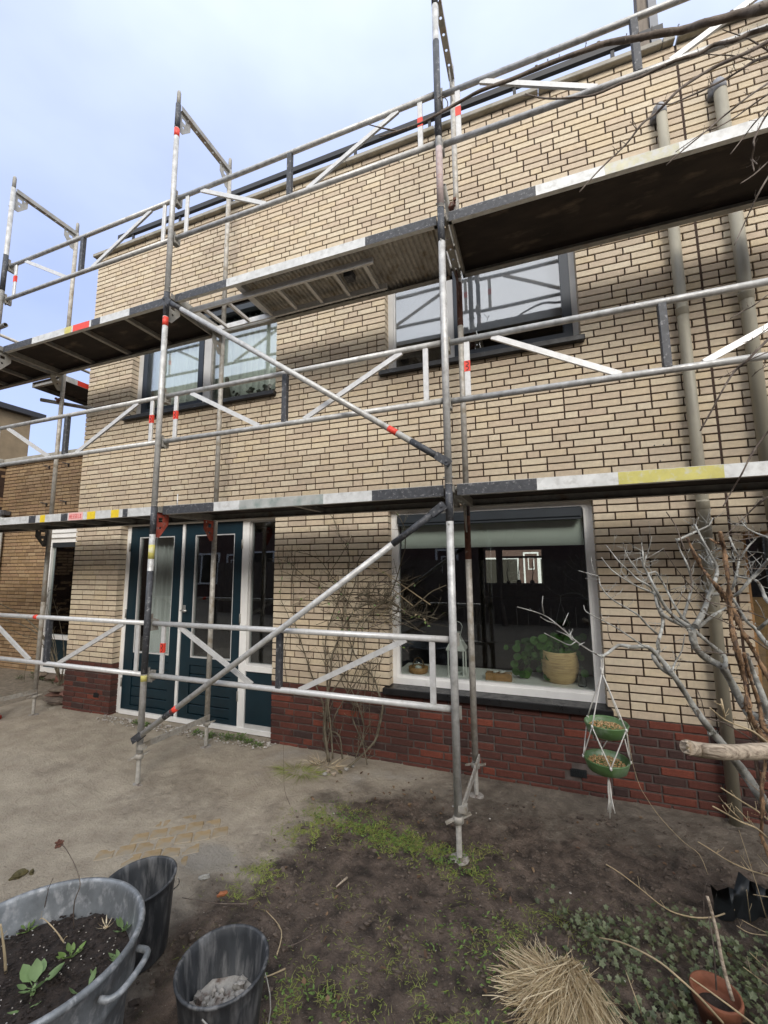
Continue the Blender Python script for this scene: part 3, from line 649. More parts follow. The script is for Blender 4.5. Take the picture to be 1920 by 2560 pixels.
# --- down pipes
def pipe(name, x, ztop, zbot, r, label, m_='downpipe', sock=()):
    t = thing(name, label, 'drainpipe', (x, -.06, zbot), group='drainpipes on the brick wall')
    mb = MB(); mb.tube([(0, 0, 0), (0, 0, ztop-zbot-.10)], r, 20); mb.build('pipe', m_, t)
    mb = MB(); h = ztop-zbot; mb.tube([(0, 0, h-.10), (0, 0, h-.045), (-.004, .012, h-.018), (-.01, .035, h-.003), (-.016, .075, h+.0)], [r*1.03, r*1.03, r*1.03, r, r*.95], 20); mb.build('elbow', 'pipe_grey', t)
    mb = MB(); mb.lathe((-.016, .045, h-.03), [(.0, .0), (.045, -.01), (.055, -.05), (.05, -.08), (0, -.09)], 16); mb.build('outlet_sleeve', 'lead', t)
    for z in sock:
        mb = MB(); mb.lathe((0, 0, z-zbot), [(r, -.03), (r*1.1, -.028), (r*1.1, .02), (r*1.14, .022), (r*1.14, .034), (r, .036)], 20); mb.build('socket', m_, t)
        mb = MB(); mb.box(-.012, .012, r*.9, .055, z-zbot-.01, z-zbot+.012); mb.build('bracket', 'dull_steel', t)
    return t
pipe('drainpipe', 4.235, 5.46, -.01, .038, 'olive grey drainpipe left of the movement joint, running down behind the bare shrub', sock=(4.78, 3.62, 2.12, 1.33))
pipe('drainpipe', 4.635, 5.50, 2.0, .043, 'olive grey drainpipe right of the movement joint, ending higher up than its neighbour', sock=(3.65,))
mb = MB(); mb.tube([(4.635, -.06, 0), (4.635, -.06, 2.0)], .042, 16)
# ================================================================ THE SCAFFOLD
YO, YI, BAY, LIFT = -1.0, -.27, 2.57, 2.0
def rot_yz(vs, x0):      # plate local (a,b) -> world (x0+c, a, b)
    return [(x0+v[2], v[0], v[1]) for v in vs]
def gusset(mb, x, ycol, z, side):      # corner plate under the transom; side=+1 plate extends to +y
    o = [(0, 0), (.115, 0), (.135, -.02), (.135, -.10), (.045, -.22), (0, -.22)]
    h = [[(.03, -.045), (.075, -.045), (.075, -.085), (.03, -.085)][::-1], circ(.10, -.03, .009), circ(.052, -.135, .012)]
    vs, fs = plate([(a*side, b) for a, b in o], [[(a*side, b) for a, b in hh] for hh in h], .005)
    mb.add([(x+v[2], ycol+side*.020+v[0], z+v[1]) for v in vs], fs)
def frame(X, k, label, bands=(), gcol=('dull_steel', 'dull_steel'), stem='galvanised', ox=0, spig=True, top=True):
    zb, zt = .23+LIFT*k, .23+LIFT*(k+1)
    t = thing('scaffold_upright', label, 'scaffold frame', (X, YO, zb), group='scaffold frames standing along the house')
    for j, y in enumerate((0, YI-YO)):
        mb = MB(); mb.tube([(0, y, .004), (0, y, LIFT-.003)], .0242, 18); mb.build('standard', stem if j == 0 else 'weathered_zinc', t)
        if spig: mb = MB(); mb.tube([(0, y, LIFT-.003), (0, y, LIFT+.13), (0, y, LIFT+.15)], [.019, .019, .014], 14); mb.build('spigot', 'dull_steel', t)
        mb = MB(); mb.tube([(-.034, y, .05), (.034, y, .05)], .0055, 6); mb.tube([(0, y-.03, LIFT-.26), (0, y+.03, LIFT-.26)], .005, 6); mb.tube([(0, y, .001), (0, y, .006)], .0262, 16); mb.build('lock_pin', 'dull_steel', t, kind='stuff')
        mb = MB(); gusset(mb, 0, y, LIFT-.045, 1 if j == 0 else -1); mb.build('gusset_plate', gcol[j], t)
        for zz in (.56, 1.0):
            if j == 0:
                mb = MB(); mb.box(-.006, .006, .022, .05, zz, zz+.09); mb.box(-.03, .03, .05, .056, zz-.03, zz+.05); mb.build('wedge_cup', 'dull_steel', t)
    # U shaped transom with round holes in its base
    ln = (YI-YO); cs = [circ(0, .12+.115*i, .011) for i in range(5)]
    vs, fs = plate([(-.024, .026), (.024, .026), (.024, ln-.026), (-.024, ln-.026)], [c[::-1] for c in cs], .003)
    mb = MB(); mb.add([(v[0], v[1], LIFT-.046+v[2]) for v in vs], fs); mb.box(-.026, -.023, .022, ln-.022, LIFT-.046, LIFT+.004); mb.box(.023, .026, .022, ln-.022, LIFT-.046, LIFT+.004)
    mb.build('transom', 'dull_steel', t)
    for (j, z0, z1, m_) in bands:
        y = 0 if j == 0 else YI-YO; mb = MB(); mb.tube([(0, y, z0-zb), (0, y, z1-zb)], .0248, 18, cap=True); mb.build('paint_band' if 'tape' not in m_ else 'tape_band', m_, t)
    return t
B = 'black_paint'
fl = {(-2, 0): 'ground level frame of the scaffold beyond the left edge of the house', (-2, 1): 'middle frame of the scaffold beyond the left edge of the house',
      (-1, 0): 'lowest frame at the left house corner, beside the heap of stones', (-1, 1): 'middle frame at the left house corner with bare steel gusset plates', (-1, 2): 'top frame at the far left, its crossbar against the sky',
      (0, 0): 'lowest frame in front of the doors with black painted front tube and red gusset plates', (0, 1): 'middle frame left of the centre with a red band under its black top', (0, 2): 'top frame left of the centre with a red taped band near its tip',
      (1, 0): 'lowest frame in front of the wide window, right of the climbing plant', (1, 1): 'middle frame between the two upper right decks with rusty rear tube', (1, 2): 'tallest looking top frame of the centre, mostly black painted front tube',
      (2, 0): 'ground level frame beyond the right edge', (2, 1): 'middle frame beyond the right edge', (2, 2): 'top frame beyond the right edge'}
for i in (-2, -1, 0, 1, 2):
    for k in (0, 1, 2):
        if i == -2 and k == 2: continue
        bands = []; gc = ('dull_steel', 'dull_steel')
        zt = .23+LIFT*(k+1)
        if i == 0 and k == 0: bands = [(0, 1.99, 2.231, B), (0, .84, 1.68, B), (0, 1.78, 1.90, 'yellow_paint'), (0, .78, .83, 'yellow_paint')]; gc = ('red_primer', 'red_primer')
        if i == 0 and k == 1: bands = [(0, 3.99, 4.231, B), (0, 3.90, 3.985, 'red_tape')]
        if i == 0 and k == 2: bands = [(0, 5.96, 6.231, B), (0, 5.87, 5.955, 'red_tape')]
        if i == 1 and k == 0: bands = [(0, 1.99, 2.231, B), (1, 1.75, 2.2, 'rust'), (1, 2.1, 2.231, B)]
        if i == 1 and k == 1: bands = [(0, 3.97, 4.231, B), (1, 3.75, 4.15, 'rust')]; gc = ('dull_steel', 'rust')
        if i == 1 and k == 2: bands = [(0, 4.26, 4.72, 'faded_red'), (0, 4.8, 5.63, B), (0, 5.95, 6.231, B)]
        if i == -1 and k == 2: bands = [(0, 4.9, 5.35, B)]
        if i == -1 and k == 1: bands = [(0, 3.9, 4.231, B)]
        if i == -1 and k == 0: bands = [(1, 1.3, 1.9, 'dull_steel')]; gc = (B, B)
        frame(i*BAY, k, fl[(i, k)], bands, gc)
# base jacks
def jack(X, Y, label, ang=0, h=.23):
    t = thing('base_jack', label, 'base jack', (X, Y, gh(X, Y)), ang, group='screw jacks under the scaffold')
    mb = MB(); mb.lathe((0, 0, 0), [(0, -.008), (.056, -.008), (.058, -.003), (.050, .001), (0, .003)], 14); mb.build('foot_plate', 'mortar_residue', t)
    mb = MB(); pr = [(0, .008)]; z = .008
    while z < h: pr += [(.0145, z), (.0175, z+.003), (.0175, z+.005), (.0145, z+.008)]; z += .0085
    pr.append((0, z)); mb.lathe((0, 0, 0), pr, 14, smooth=False); mb.build('threaded_spindle', 'weathered_zinc', t)
    mb = MB(); mb.lathe((0, 0, h-.045), [(.02, 0), (.032, .004), (.034, .03), (.028, .04), (.02, .042)], 14); mb.beam((-.078, 0, h-.04), (-.02, 0, h-.02), .022, .010); mb.beam((.02, 0, h-.02), (.078, .0, h+.0), .022, .010); mb.build('wing_nut', 'weathered_zinc', t)
for i, Y, a, lb in ((0, YO, .9, 'screw jack under the front post by the doors, foot in grey sand'), (0, YI, .3, 'screw jack under the rear post close to the blue doors'), (1, YO, .5, 'screw jack in front, standing in the grass tufts'),
                    (1, YI, -.2, 'screw jack close to the red base wall under the wide window'), (-1, YI, .6, 'screw jack next to the stone heap at the house corner'), (-1, YO, 0, 'front screw jack out at the left edge'),
                    (2, YO, 0, 'front screw jack beyond the right edge'), (2, YI, 0, 'rear screw jack beyond the right edge'), (-2, YO, 0, 'front screw jack of the far left post'), (-2, YI, 0, 'rear screw jack of the far left post')):
    jack(i*BAY, Y, lb, a, .235)
for i, lb in ((0, 'flat base bar between the two posts in front of the doors'), (1, 'flat base bar between the two posts beneath the wide window'), (-1, 'flat base bar at the left house corner post'), (2, 'flat base bar beyond the right edge')):
    X = i*BAY; mb = MB(); mb.beam((X+.03, YO, .285), (X+.03, YI, .262), .045, .012, up=(1, 0, 0)); mb.beam((X+.03, YO, .262), (X+.03, YO, .30), .05, .05, up=(1, 0, 0)); mb.build('scaffold_tie', 'weathered_zinc', label=lb, cat='scaffold bar', group='flat base bars of the scaffold')
# guard rail frames: double tube with posts and diagonals
def emblem(mb, cx, cz, y, s):
    for dz in (.55, -.55):
        pts = []
        for k in range(9):
            a = R_(120-30*k*.95); pts.append((cx-.1*s+math.cos(a)*s*.42, y, cz+dz*s+math.sin(a)*s*.42))
        for a, b in zip(pts, pts[1:]):
            mb.beam(a, b, .001, s*.17, up=(0, 0, 1)) if abs(a[0]-b[0]) > abs(a[2]-b[2]) else mb.beam(a, b, s*.17, .001, up=(0, 1, 0))
def rails(X, z, label, tape=(False, False), post_m='aluminium', low=False):
    t = thing('guard_rail', label, 'guard rail', (X, YO+.04, z), group='double guard rails along the scaffold')
    for zz, nm in ((0, 'bottom_rail'), (.42, 'top_rail')):
        mb = MB(); mb.tube([(.03, 0, zz), (BAY-.03, 0, zz)], .0205, 16); mb.build(nm, 'aluminium' if low else 'galvanised', t)
    for x, tp in ((.142, tape[0]), (2.425, tape[1])):
        mb = MB(); mb.bbox(x-.019, x+.019, -.008, .010, .019, .401, .002); p = mb.build('post', post_m, t)
        if tp:
            mb = MB(); mb.box(x-.0198, x+.0198, -.0092, .0112, .19, .265); mb.build('tape_label', 'red_tape', p)
            if tp != 'plain': mb = MB(); emblem(mb, x, .2275, -.0105, .030); mb.build('printed_mark', 'black_ink', p)
    mb = MB(); mb.bbox(1.255, 1.298, -.02, .02, .012, .408, .003); mb.build('centre_post', B, t)
    for a, b in (((.31, .405), (1.04, .014)), ((1.45, .014), (2.25, .405))):
        mb = MB(); mb.beam((a[0], 0, a[1]), (b[0], 0, b[1]), .018, .036, up=(0, 0, 1)); mb.build('diagonal', post_m, t)
    for x in (.012, BAY-.012):
        for za, zb2 in ((-.05, .03), (.36, .45)): mb = MB(); mb.box(x-.014, x+.014, -.012, .05, za, zb2); mb.build('end_hook', 'dull_steel', t)
rails(-BAY, .82, 'low guard rail at the left with a red patch on its top tube', (False, False), low=True)
rails(0, .82, 'low guard rail in front of the blue doors and climbing plant', (True, False), low=True)
mb = MB(); mb.tube([(-1.515, YO+.04, 1.24), (-1.46, YO+.04, 1.24)], .0209, 16); mb.build('red_patch', 'red_tape', bpy.data.objects['guard_rail'], loc=(BAY, -(YO+.04), -.82))
rails(-BAY, 2.82, 'middle guard rail at the left, crossing the sky and house corner', (False, True))
rails(0, 2.82, 'middle guard rail crossing below the left upstairs window', (True, False))
rails(BAY, 2.81, 'middle guard rail at the right crossing the two drainpipes', (True, False))
rails(-BAY, 4.81, 'top guard rail at the left against the sky', ('plain', False))
rails(0, 4.81, 'top guard rail between the two tallest posts, along the roof edge', (False, 'plain'))
rails(BAY, 4.78, 'top guard rail at the upper right behind the thick bare branch', ('plain', False))
# long diagonal braces
def brace(a, b, label, bands=()):
    t = thing('diagonal_brace', label, 'brace', a, group='long diagonal braces of the scaffold'); a = Vector(a); b = Vector(b); d = b-a
    mb = MB(); mb.tube([(0, 0, 0), tuple(d)], .0215, 16); mb.build('tube', 'galvanised', t)
    for u0, u1, m_ in bands: mb = MB(); mb.tube([tuple(d*u0), tuple(d*u1)], .0222, 16); mb.build('tape_band' if 'tape' in m_ else 'paint_band', m_, t)
    n = d.normalized()
    for p, s_ in ((Vector((0, 0, 0)), -1), (d, 1)):
        e = p + n*s_*.075; mb = MB()
        for dy in (-.021, .021): mb.beam(p+Vector((0, dy, 0)) - n*s_*.03, e+Vector((0, dy, 0)), .004, .05, up=(0, 0, 1))
        mb.tube([e+Vector((0, -.035, 0))-n*s_*.02, e+Vector((0, .035, 0))-n*s_*.02], .008, 8); mb.build('end_coupler', B, t)
brace((.06, YO-.055, .385), (2.49, YO-.055, 2.05), 'diagonal tube rising from the foot of the doors to the right', ((.10, .30*.46, 'black_paint'), (.128, .152, 'red_tape'), (.88, 1.0, B)))
brace((.10, YO-.055, 4.075), (2.53, YO-.055, 2.40), 'diagonal tube falling to the right across the upper wall, red band near its end', ((.855, .88, 'red_tape'), (.92, 1.0, B), (0, .06, B)))
# decks
def deck(X, ztop, label, bands, ply=True, y0=-.95, y1=-.33, beams=4, grime='dull_steel'):
    t = thing('scaffold_deck', label, 'scaffold deck', (X, y0, ztop), group='scaffold decks carried by the frames'); wd = y1-y0; x0, x1 = .045, BAY-.045; h = .075
    mb = MB(); mb.box(x0, x1, 0, .004, -h, 0); mb.box(x0, x1, .004, .035, -h, -h+.004); mb.box(x0, x1, .004, .03, -.003, 0); mb.build('outer_fascia', 'fascia_paint', t)
    mb = MB(); mb.box(x0, x1, wd-.004, wd, -h, 0); mb.box(x0, x1, wd-.05, wd-.004, -h, -h+.004); mb.build('inner_fascia', grime, t)
    for xa, xb, m_ in bands:
        mb = MB(); mb.box(xa, xb, -.0012, .001, -h+.001, -.002); p = mb.build('paint_patch' if 'tape' not in m_ else 'tape_patch', m_, t)
        if m_ == 'pink_tape':
            q = MB(); gl = 'HE5SELO'; cw = (xb-xa-.03)/len(gl); segs = {'H': 'lrm', 'E': 'ltmb', '5': 'tabmB', 'S': 'tabmB', 'L': 'lb', 'O': 'lrtb'}
            for i, ch in enumerate(gl):
                a = xa+.015+i*cw; b = a+cw*.72; z0, z1 = -h+.018, -.018; zm = (z0+z1)/2; th = .006
                S_ = {'l': (a, a+th, z0, z1), 'r': (b-th, b, z0, z1), 't': (a, b, z1-th, z1), 'b': (a, b, z0, z0+th), 'm': (a, b, zm-th/2, zm+th/2), 'a': (a, a+th, zm, z1), 'B': (b-th, b, z0, zm)}
                for k in segs[ch]: xx0, xx1, zz0, zz1 = S_[k]; q.box(xx0, xx1, -.0022, -.0014, zz0, zz1)
            q.build('lettering', 'pink_ink', p)
    for xe in (x0, x1):
        mb = MB(); mb.box(xe-.02 if xe == x1 else xe, xe if xe == x1 else xe+.02, .004, wd-.004, -h, -.01)
        s_ = -1 if xe == x0 else 1
        for yy in (.06, wd*.5, wd-.06): mb.box(min(xe, xe+s_*.035), max(xe, xe+s_*.035), yy-.02, yy+.02, -.03, -.01)
        mb.build('end_beam', grime, t)
    if ply:
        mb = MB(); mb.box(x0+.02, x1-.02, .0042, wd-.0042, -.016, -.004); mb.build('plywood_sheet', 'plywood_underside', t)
        for i in range(beams):
            x = x0+(x1-x0)*(i+1)/(beams+1); mb = MB(); mb.box(x-.02, x+.02, .0045, wd-.0045, -.055, -.0165); mb.build('cross_beam', grime, t)
    return t
deck(-2*BAY, 4.235, 'upper deck beyond the left edge, dark plywood underneath', [])
deck(-BAY, 4.235, 'upper deck at the left with red, yellow and black patches on its edge', [(.045, .55, B), (1.085, 1.19, 'yellow_paint'), (1.215, 1.46, 'red_tape'), (1.49, 1.62, B), (2.03, 2.525, B)], beams=3)
deck(BAY, 4.235, 'wide dark deck at the upper right seen from below behind the twigs', [(.045, .635, B), (1.05, 1.45, 'fascia_yellowish')], beams=0, y1=-.31)
deck(-2*BAY, 2.24, 'lower deck beyond the left edge', [])
deck(-BAY, 2.24, 'lower deck at the left with yellow and black taped patches', [(.045, .30, B), (.80, .905, B), (.975, 1.05, 'yellow_tape'), (1.29, 1.385, B), (1.40, 1.60, 'pink_tape'), (1.66, 1.77, 'yellow_tape'), (1.98, 2.08, 'yellow_tape'), (2.13, 2.19, B)])
deck(0, 2.24, 'lower deck above the blue doors with greenish stained edge', [(.045, .60, B), (.86, 1.62, 'fascia_stained'), (2.01, 2.525, B)], beams=1)
deck(BAY, 2.24, 'lower deck above the wide window with long yellow patch', [(.045, .54, B), (.985, 1.49, 'yellow_paint')], beams=0)
# access deck with open hatch and folded ladder
t = deck(0, 4.235, 'upper deck with open hatch, ribbed metal underside and ladder folded below', [(.045, .635, B), (1.965, 2.525, B)], ply=False)
mb = MB(); n = 170; x0, x1 = .76, 2.505
for i in range(n+1):
    x = x0+(x1-x0)*i/n; z = -.030+.007*(1 if math.sin(2*math.pi*(x-x0)/.041) > 0 else -1); mb.v += [(x, .005, z), (x, .615, z)]
for i in range(n): mb.f.append((2*i, 2*i+1, 2*i+3, 2*i+2)); mb.m.append(0); mb.sm.append(False)
mb.build('ribbed_sheet', 'weathered_zinc', t)
mb = MB(); mb.box(.75, 2.50, .005, .615, -.012, -.004); mb.build('tread_plate', 'dull_steel', t)
mb = MB(); mb.box(.70, .755, .005, .615, -.07, -.012); mb.box(.065, .70, .575, .615, -.055, -.004); mb.box(.065, .70, .005, .03, -.055, -.004); mb.build('hatch_frame', 'aluminium', t)
mb = MB()
for yy in (.13, .46): mb.beam((.10, yy, -.105), (1.98, yy, -.105), .022, .05)
lad = mb.build('ladder', 'aluminium', t)
for i in range(7): mb = MB(); mb.beam((.25+.275*i, .14, -.108), (.25+.275*i, .45, -.108), .028, .028); mb.build('rung', 'aluminium', lad)
mb = MB(); mb.bbox(1.66, 1.74, .24, .33, -.09, -.03); mb.build('ladder_catch', B, t)
# scaffold on the left side of the house
mb = MB(); 
t = thing('scaffold_deck', 'deck on the left side of the house with an orange end patch', 'scaffold deck', (-2.66, -.22, 4.24), 0, 'scaffold decks carried by the frames')
mb = MB(); mb.box(-.004, 0, 0, 2.6, -.075, 0); mb.build('outer_fascia', 'fascia_paint', t); mb = MB(); mb.box(-.64, -.636, 0, 2.6, -.075, 0); mb.build('inner_fascia', 'dull_steel', t)
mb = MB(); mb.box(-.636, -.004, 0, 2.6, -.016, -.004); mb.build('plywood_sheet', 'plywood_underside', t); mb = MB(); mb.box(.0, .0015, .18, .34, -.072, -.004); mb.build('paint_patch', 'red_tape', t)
for yy in (.02, .85, 1.7, 2.55): mb = MB(); mb.box(-.63, -.01, yy, yy+.04, -.06, -.017); mb.build('cross_beam', 'dull_steel', t)
for (x, y, lb) in ((-3.34, 2.3, 'outer post of the scaffold along the left side of the house'), (-2.63, 2.3, 'inner post of the scaffold along the left side of the house')):
    mb = MB(); mb.tube([(x, y, 0), (x, y, 5.3)], .0242, 14); mb.build('scaffold_pole', 'weathered_zinc', label=lb, cat='scaffold post')
mb = MB(); mb.tube([(-3.34, -.7, 4.73), (-3.34, 2.35, 4.73)], .0205, 12); mb.build('guard_rail', 'weathered_zinc', label='upper rail on the left side of the house seen under the deck', cat='guard rail')
mb = MB(); mb.tube([(-3.34, .0, 4.45), (-3.34, 2.35, 4.45)], .0205, 12); mb.build('guard_rail', 'weathered_zinc', label='lower rail on the left side of the house, nearly hidden behind the wall', cat='guard rail')
def clampbit(mb, c, ax='z'):
    c = Vector(c); mb.bbox(c.x-.034, c.x+.034, c.y-.034, c.y+.034, c.z-.028, c.z+.028, .008)
    mb.tube([c+Vector((.03, -.03, 0)), c+Vector((.03, -.075, 0))], .006, 6); mb.box(c.x+.02, c.x+.045, c.y-.08, c.y-.062, c.z-.012, c.z+.012)
def tietube(a, b, cl, label, m_='dull_steel'):
    t = thing('tie_tube', label, 'scaffold tube', (0, 0, 0), group='short tie tubes clamped to the posts')
    mb = MB(); mb.tube([a, b], .0242, 16, hollow=True); mb.build('tube', m_, t); mb = MB(); clampbit(mb, cl); mb.build('swivel_clamp', 'rust', t)
tietube((2.49, -.44, 4.98), (2.50, -.008, 4.80), (2.535, -.27, 4.91), 'short open tube clamped to the rear centre post near the roof edge')
tietube((-2.88, -.33, 3.885), (-2.32, -.02, 3.79), (-2.60, -.27, 3.85), 'short tube clamped to the left rear post below the upper deck')
tietube((-3.9, YO-.06, 4.30), (-2.30, YO-.06, 4.385), (-2.56, YO-.04, 4.36), 'open ended tube at the far left just above the upper deck')
for X, z, lb in ((.045, 4.235, 'thin steel pin standing up at the left end of the hatch deck'), (.045, 2.24, 'thin steel pin standing up at the left end of the lower deck')):
    mb = MB(); mb.tube([(X, -.80, z-.02), (X, -.80, z+.13)], .005, 8); mb.build('locking_pin', 'aluminium', label=lb, cat='pin')

# ================================================================ LEFT: neighbour's extension, far houses, trees
ex = thing('side_extension', 'low golden brick extension at the left with a narrow white framed window', 'building')
EY = 1.05; EO = [(-4.80, -4.0, -.1, 2.36)]
mb = MB(); slab(mb, -6.25, HX0+.012, -.1, 3.62, EO, EY+.008, EY+.25, 0); mb.box(-6.35, -6.2, -5.0, EY+.25, -.1, 3.62, 0); mb.box(-6.3, -2.6, EY+.25, 7, 3.3, 3.5, 0); mb.box(-4.9, -3.9, 1.6, 1.7, -.1, 3.2, 0); mb.build('wall', 'brown_mortar', ex)
lay(courses(-6.21, HX0+.01, -.045, 3.62, EO, seed=51), 'gold_brick', 'brick', 'brick_courses', ex, 260, .0006, T=Matrix.Translation((0, EY, 0)))
T2 = Matrix.Translation((-6.2, EY, 0)) @ Matrix.Rotation(R_(90), 4, 'Z')
lay(courses(-3.0, 0, -.045, 3.62, [], seed=52), 'gold_brick', 'side_brick', 'side_brick_courses', ex, 20, .0006, T=T2)
mb = MB(); mb.bbox(-6.30, HX0+.012, EY-.08, EY+.30, 3.622, 3.71, .01); mb.bbox(-6.30, -6.12, -5.0, EY-.08, 3.622, 3.71, .01); mb.build('coping', 'coping', ex)
mb = MB(); frame_rect(mb, -4.80, -4.0, .0, 2.20, .07, EY+.02, EY+.10); mb.box(-4.73, -4.07, EY+.02, EY+.10, .53, .60); wn = mb.build('window', 'white_frame', ex)
mb = MB(); mb.bbox(-4.82, -3.98, EY-.03, EY+.10, 2.28, 2.36, .01); mb.bbox(-4.82, -3.98, EY-.015, EY+.10, 2.20, 2.275, .01); mb.build('lintel_boards', 'white_frame', wn)
pane(-4.73, -4.07, .60, 2.13, EY+.06, 'glass_ground', wn); mb = MB(); mb.box(-4.73, -4.07, EY+.05, EY+.08, .07, .53); mb.build('infill_panel', 'blue_door', wn)
mb = MB(); mb.box(-4.73, -4.07, EY+.03, EY+.05, 2.05, 2.13, 0); mb.build('sunscreen_box', 'sunscreen_box', wn)
mb = MB(); mb.box(-4.72, -4.08, EY+.12, EY+.123, 1.72, 2.1); mb.build('roller_blind', 'roller_blind', wn)
mb = MB(); mb.box(-4.70, -4.50, EY+.13, EY+.16, .62, 2.1); mb.build('curtain', 'white_curtain', wn)
t = thing('drainpipe', 'pale drainpipe with dark cap on the golden brick extension', 'drainpipe', (-6.05, EY-.08, 0))
mb = MB(); mb.tube([(0, 0, 0), (0, 0, 2.66)], .055, 16); mb.build('pipe', 'pipe_white', t); mb = MB(); mb.lathe((0, 0, 2.66), [(.06, -.03), (.07, -.02), (.07, .09), (0, .095)], 16); mb.box(.0, .16, -.04, .06, 2.66, 2.73); mb.build('cap', 'lead', t)
mb = MB(); mb.blob((0, -.08, 1.32), .09, .09, .07, 3); mb.build('trap', 'pipe_white', t)
for (u, v) in ((120, 1166), (168, 1160), (113, 1259), (161, 1254)):
    p = ony(u, v, EY-.02); mb = MB(); mb.beam((p.x-.05, p.y-.05, p.z+.02), (p.x+.03, p.y+.02, p.z), .012, .014); mb.beam((p.x+.03, p.y, p.z), (p.x+.035, p.y, p.z-.05), .014, .014, up=(1, 0, 0)); mb.build('wall_hook', 'roof_edge', ex)
# far house at the left with dark roof edge
fh = thing('far_house', 'distant golden brick house with dark flat roof edge behind the left extension', 'house', (-12, 0, 0))
mb = MB(); mb.box(-7, 0, -8, 4.5, -.1, 6.5); mb.build('wall', 'far_gold_brick', fh); mb = MB(); mb.box(-7.2, .22, -8.2, 4.8, 6.5, 6.66); mb.build('roof_edge', 'far_roof', fh)
# terrace across the street (seen through the rooms) and the one behind the camera (seen mirrored in the panes)
def row_house(name, lab, loc, wid, ht, face, wins, doors, wm='far_brick', roof=.3):
    t = thing(name, lab, 'house', loc, 0); s_ = face
    mb = MB(); mb.box(-wid/2, wid/2, 0 if s_ < 0 else -7, 7 if s_ < 0 else 0, -.1, ht); mb.build('wall', wm, t)
    mb = MB(); mb.box(-wid/2-.1, wid/2+.1, (-.3 if s_ < 0 else -7.2), (7.2 if s_ < 0 else .3), ht, ht+roof); mb.build('roof', 'far_roof', t)
    for (x0, x1, z0, z1) in wins:
        ya, yb = (-.05, .0) if s_ < 0 else (0, .05); mb = MB(); frame_rect(mb, x0, x1, z0, z1, .09, ya, yb); mb.box((x0+x1)/2-.04, (x0+x1)/2+.04, ya, yb, z0+.09, z1-.09)
        wv = mb.build('window', 'white_frame', t); mb = MB(); mb.box(x0+.09, x1-.09, -.012 if s_ < 0 else .004, -.004 if s_ < 0 else .012, z0+.09, z1-.09); mb.build('glass_pane', 'murky_water', wv)
    for (x0, x1) in doors:
        ya, yb = (-.05, .0) if s_ < 0 else (0, .05); mb = MB(); frame_rect(mb, x0, x1, 0, 2.3, .09, ya, yb); dv = mb.build('door', 'white_frame', t)
        mb = MB(); mb.box(x0+.09, x1-.09, -.02 if s_ < 0 else .004, -.004 if s_ < 0 else .02, .09, 2.21); mb.build('door_leaf', 'far_brick', dv)
        mb = MB(); frame_rect(mb, x0+.25, x1-.25, 1.3, 2.0, .05, -.03 if s_ < 0 else .02, -.021 if s_ < 0 else .03); mb.build('light', 'white_frame', dv)
    return t
row_house('street_house', 'brown brick house across the street, glimpsed through the wide window', (2.2, 22, 0), 16, 8, -1, [(-2.1, -.1, .4, 2.0), (1.0, 2.2, .4, 2.0), (-4.5, -2.9, .4, 2.0), (-1.8, .9, 2.75, 4.3)], [(.15, 1.0)])
row_house('opposite_house', 'brick terrace mirrored in the window panes, opposite the garden', (-6, -13.6, 0), 70, 7.4, 1,
          [(-9, -7, 3.4, 5), (-5.5, -3.5, 3.4, 5), (-1.5, .5, 3.4, 5), (3, 5, 3.4, 5), (-9, -6.5, .7, 2.4), (-4.5, -2, .7, 2.4), (1, 3.5, .7, 2.4), (7, 9, 3.4, 5)], [(-6, -5), (-.9, .1), (5, 6)])
# unseen fence added behind the camera to darken reflections in the panes
fe = thing('reflection_fence', 'dark board fence added behind the viewer to darken reflections in the glass', 'fence', (0, -8.5, 0))
for i in range(60): mb = MB(); mb.box(-8+.3*i, -8+.3*i+.28, 0, .02, 0, 1.8); mb.build('board', 'dark_bark', fe)
# ================================================================ chimney on the roof
t = thing('chimney', 'weathered timber clad chimney with grey metal corner behind the roof edge', 'chimney', (4.5, 1.0, 6.1))
c0 = ony(1280+800/2.592, 205/2.592, 1.0); c1 = ony(1280+905/2.592, 195/2.592, 1.0)
for i in range(4):
    xa = c0.x-4.5+.022+(c1.x-c0.x-.09)*i/4; mb = MB(); mb.beam((xa, 0, c0.z-6.1-.5), (xa+.045+.01*i, .02, 2.4), .048, .12, up=(0, 1, 0)); mb.build('board', 'chimney_wood', t)
mb = MB(); mb.beam((c1.x-4.5, -.03, c1.z-6.1-.5), (c1.x-4.5+.01, -.03, 2.4), .075, .10, up=(0, 1, 0)); mb.build('metal_corner', 'grey_zinc', t)

# ================================================================ things on the wide window sill
def sillpt(u, v, y=None, z=.70): return onz(u, v, z) if y is None else ony(u, v, y)
SY = .30
pp = ony(*px('w', 1240, 1300), SY); 
t = thing('potted_plant', 'round leafed plant in a wide rattan basket pot on the window sill', 'plant', (3.225, .36, .70))
mb = MB(); mb.lathe((0, 0, 0), [(0, .0), (.085, .0), (.115, .02), (.140, .07), (.147, .13), (.145, .19), (.138, .262), (.132, .262), (.13, .23), (0, .23)], 40); mb.build('rattan_pot', 'rattan', t)
for k in range(26):
    z = .012+k*.0095; r = [.10, .115, .127, .135, .141, .145, .1475, .149][min(7, k//2)] if k < 16 else .149-.0012*(k-15); mb = MB()
    pts = [((r)*math.cos(2*math.pi*j/28), r*math.sin(2*math.pi*j/28), z+.0015*math.sin(j+k)) for j in range(29)]; mb.tube(pts, .0042, 5, cap=False); mb.build('rattan_strand', 'rattan', t)
rnd = random.Random(4)
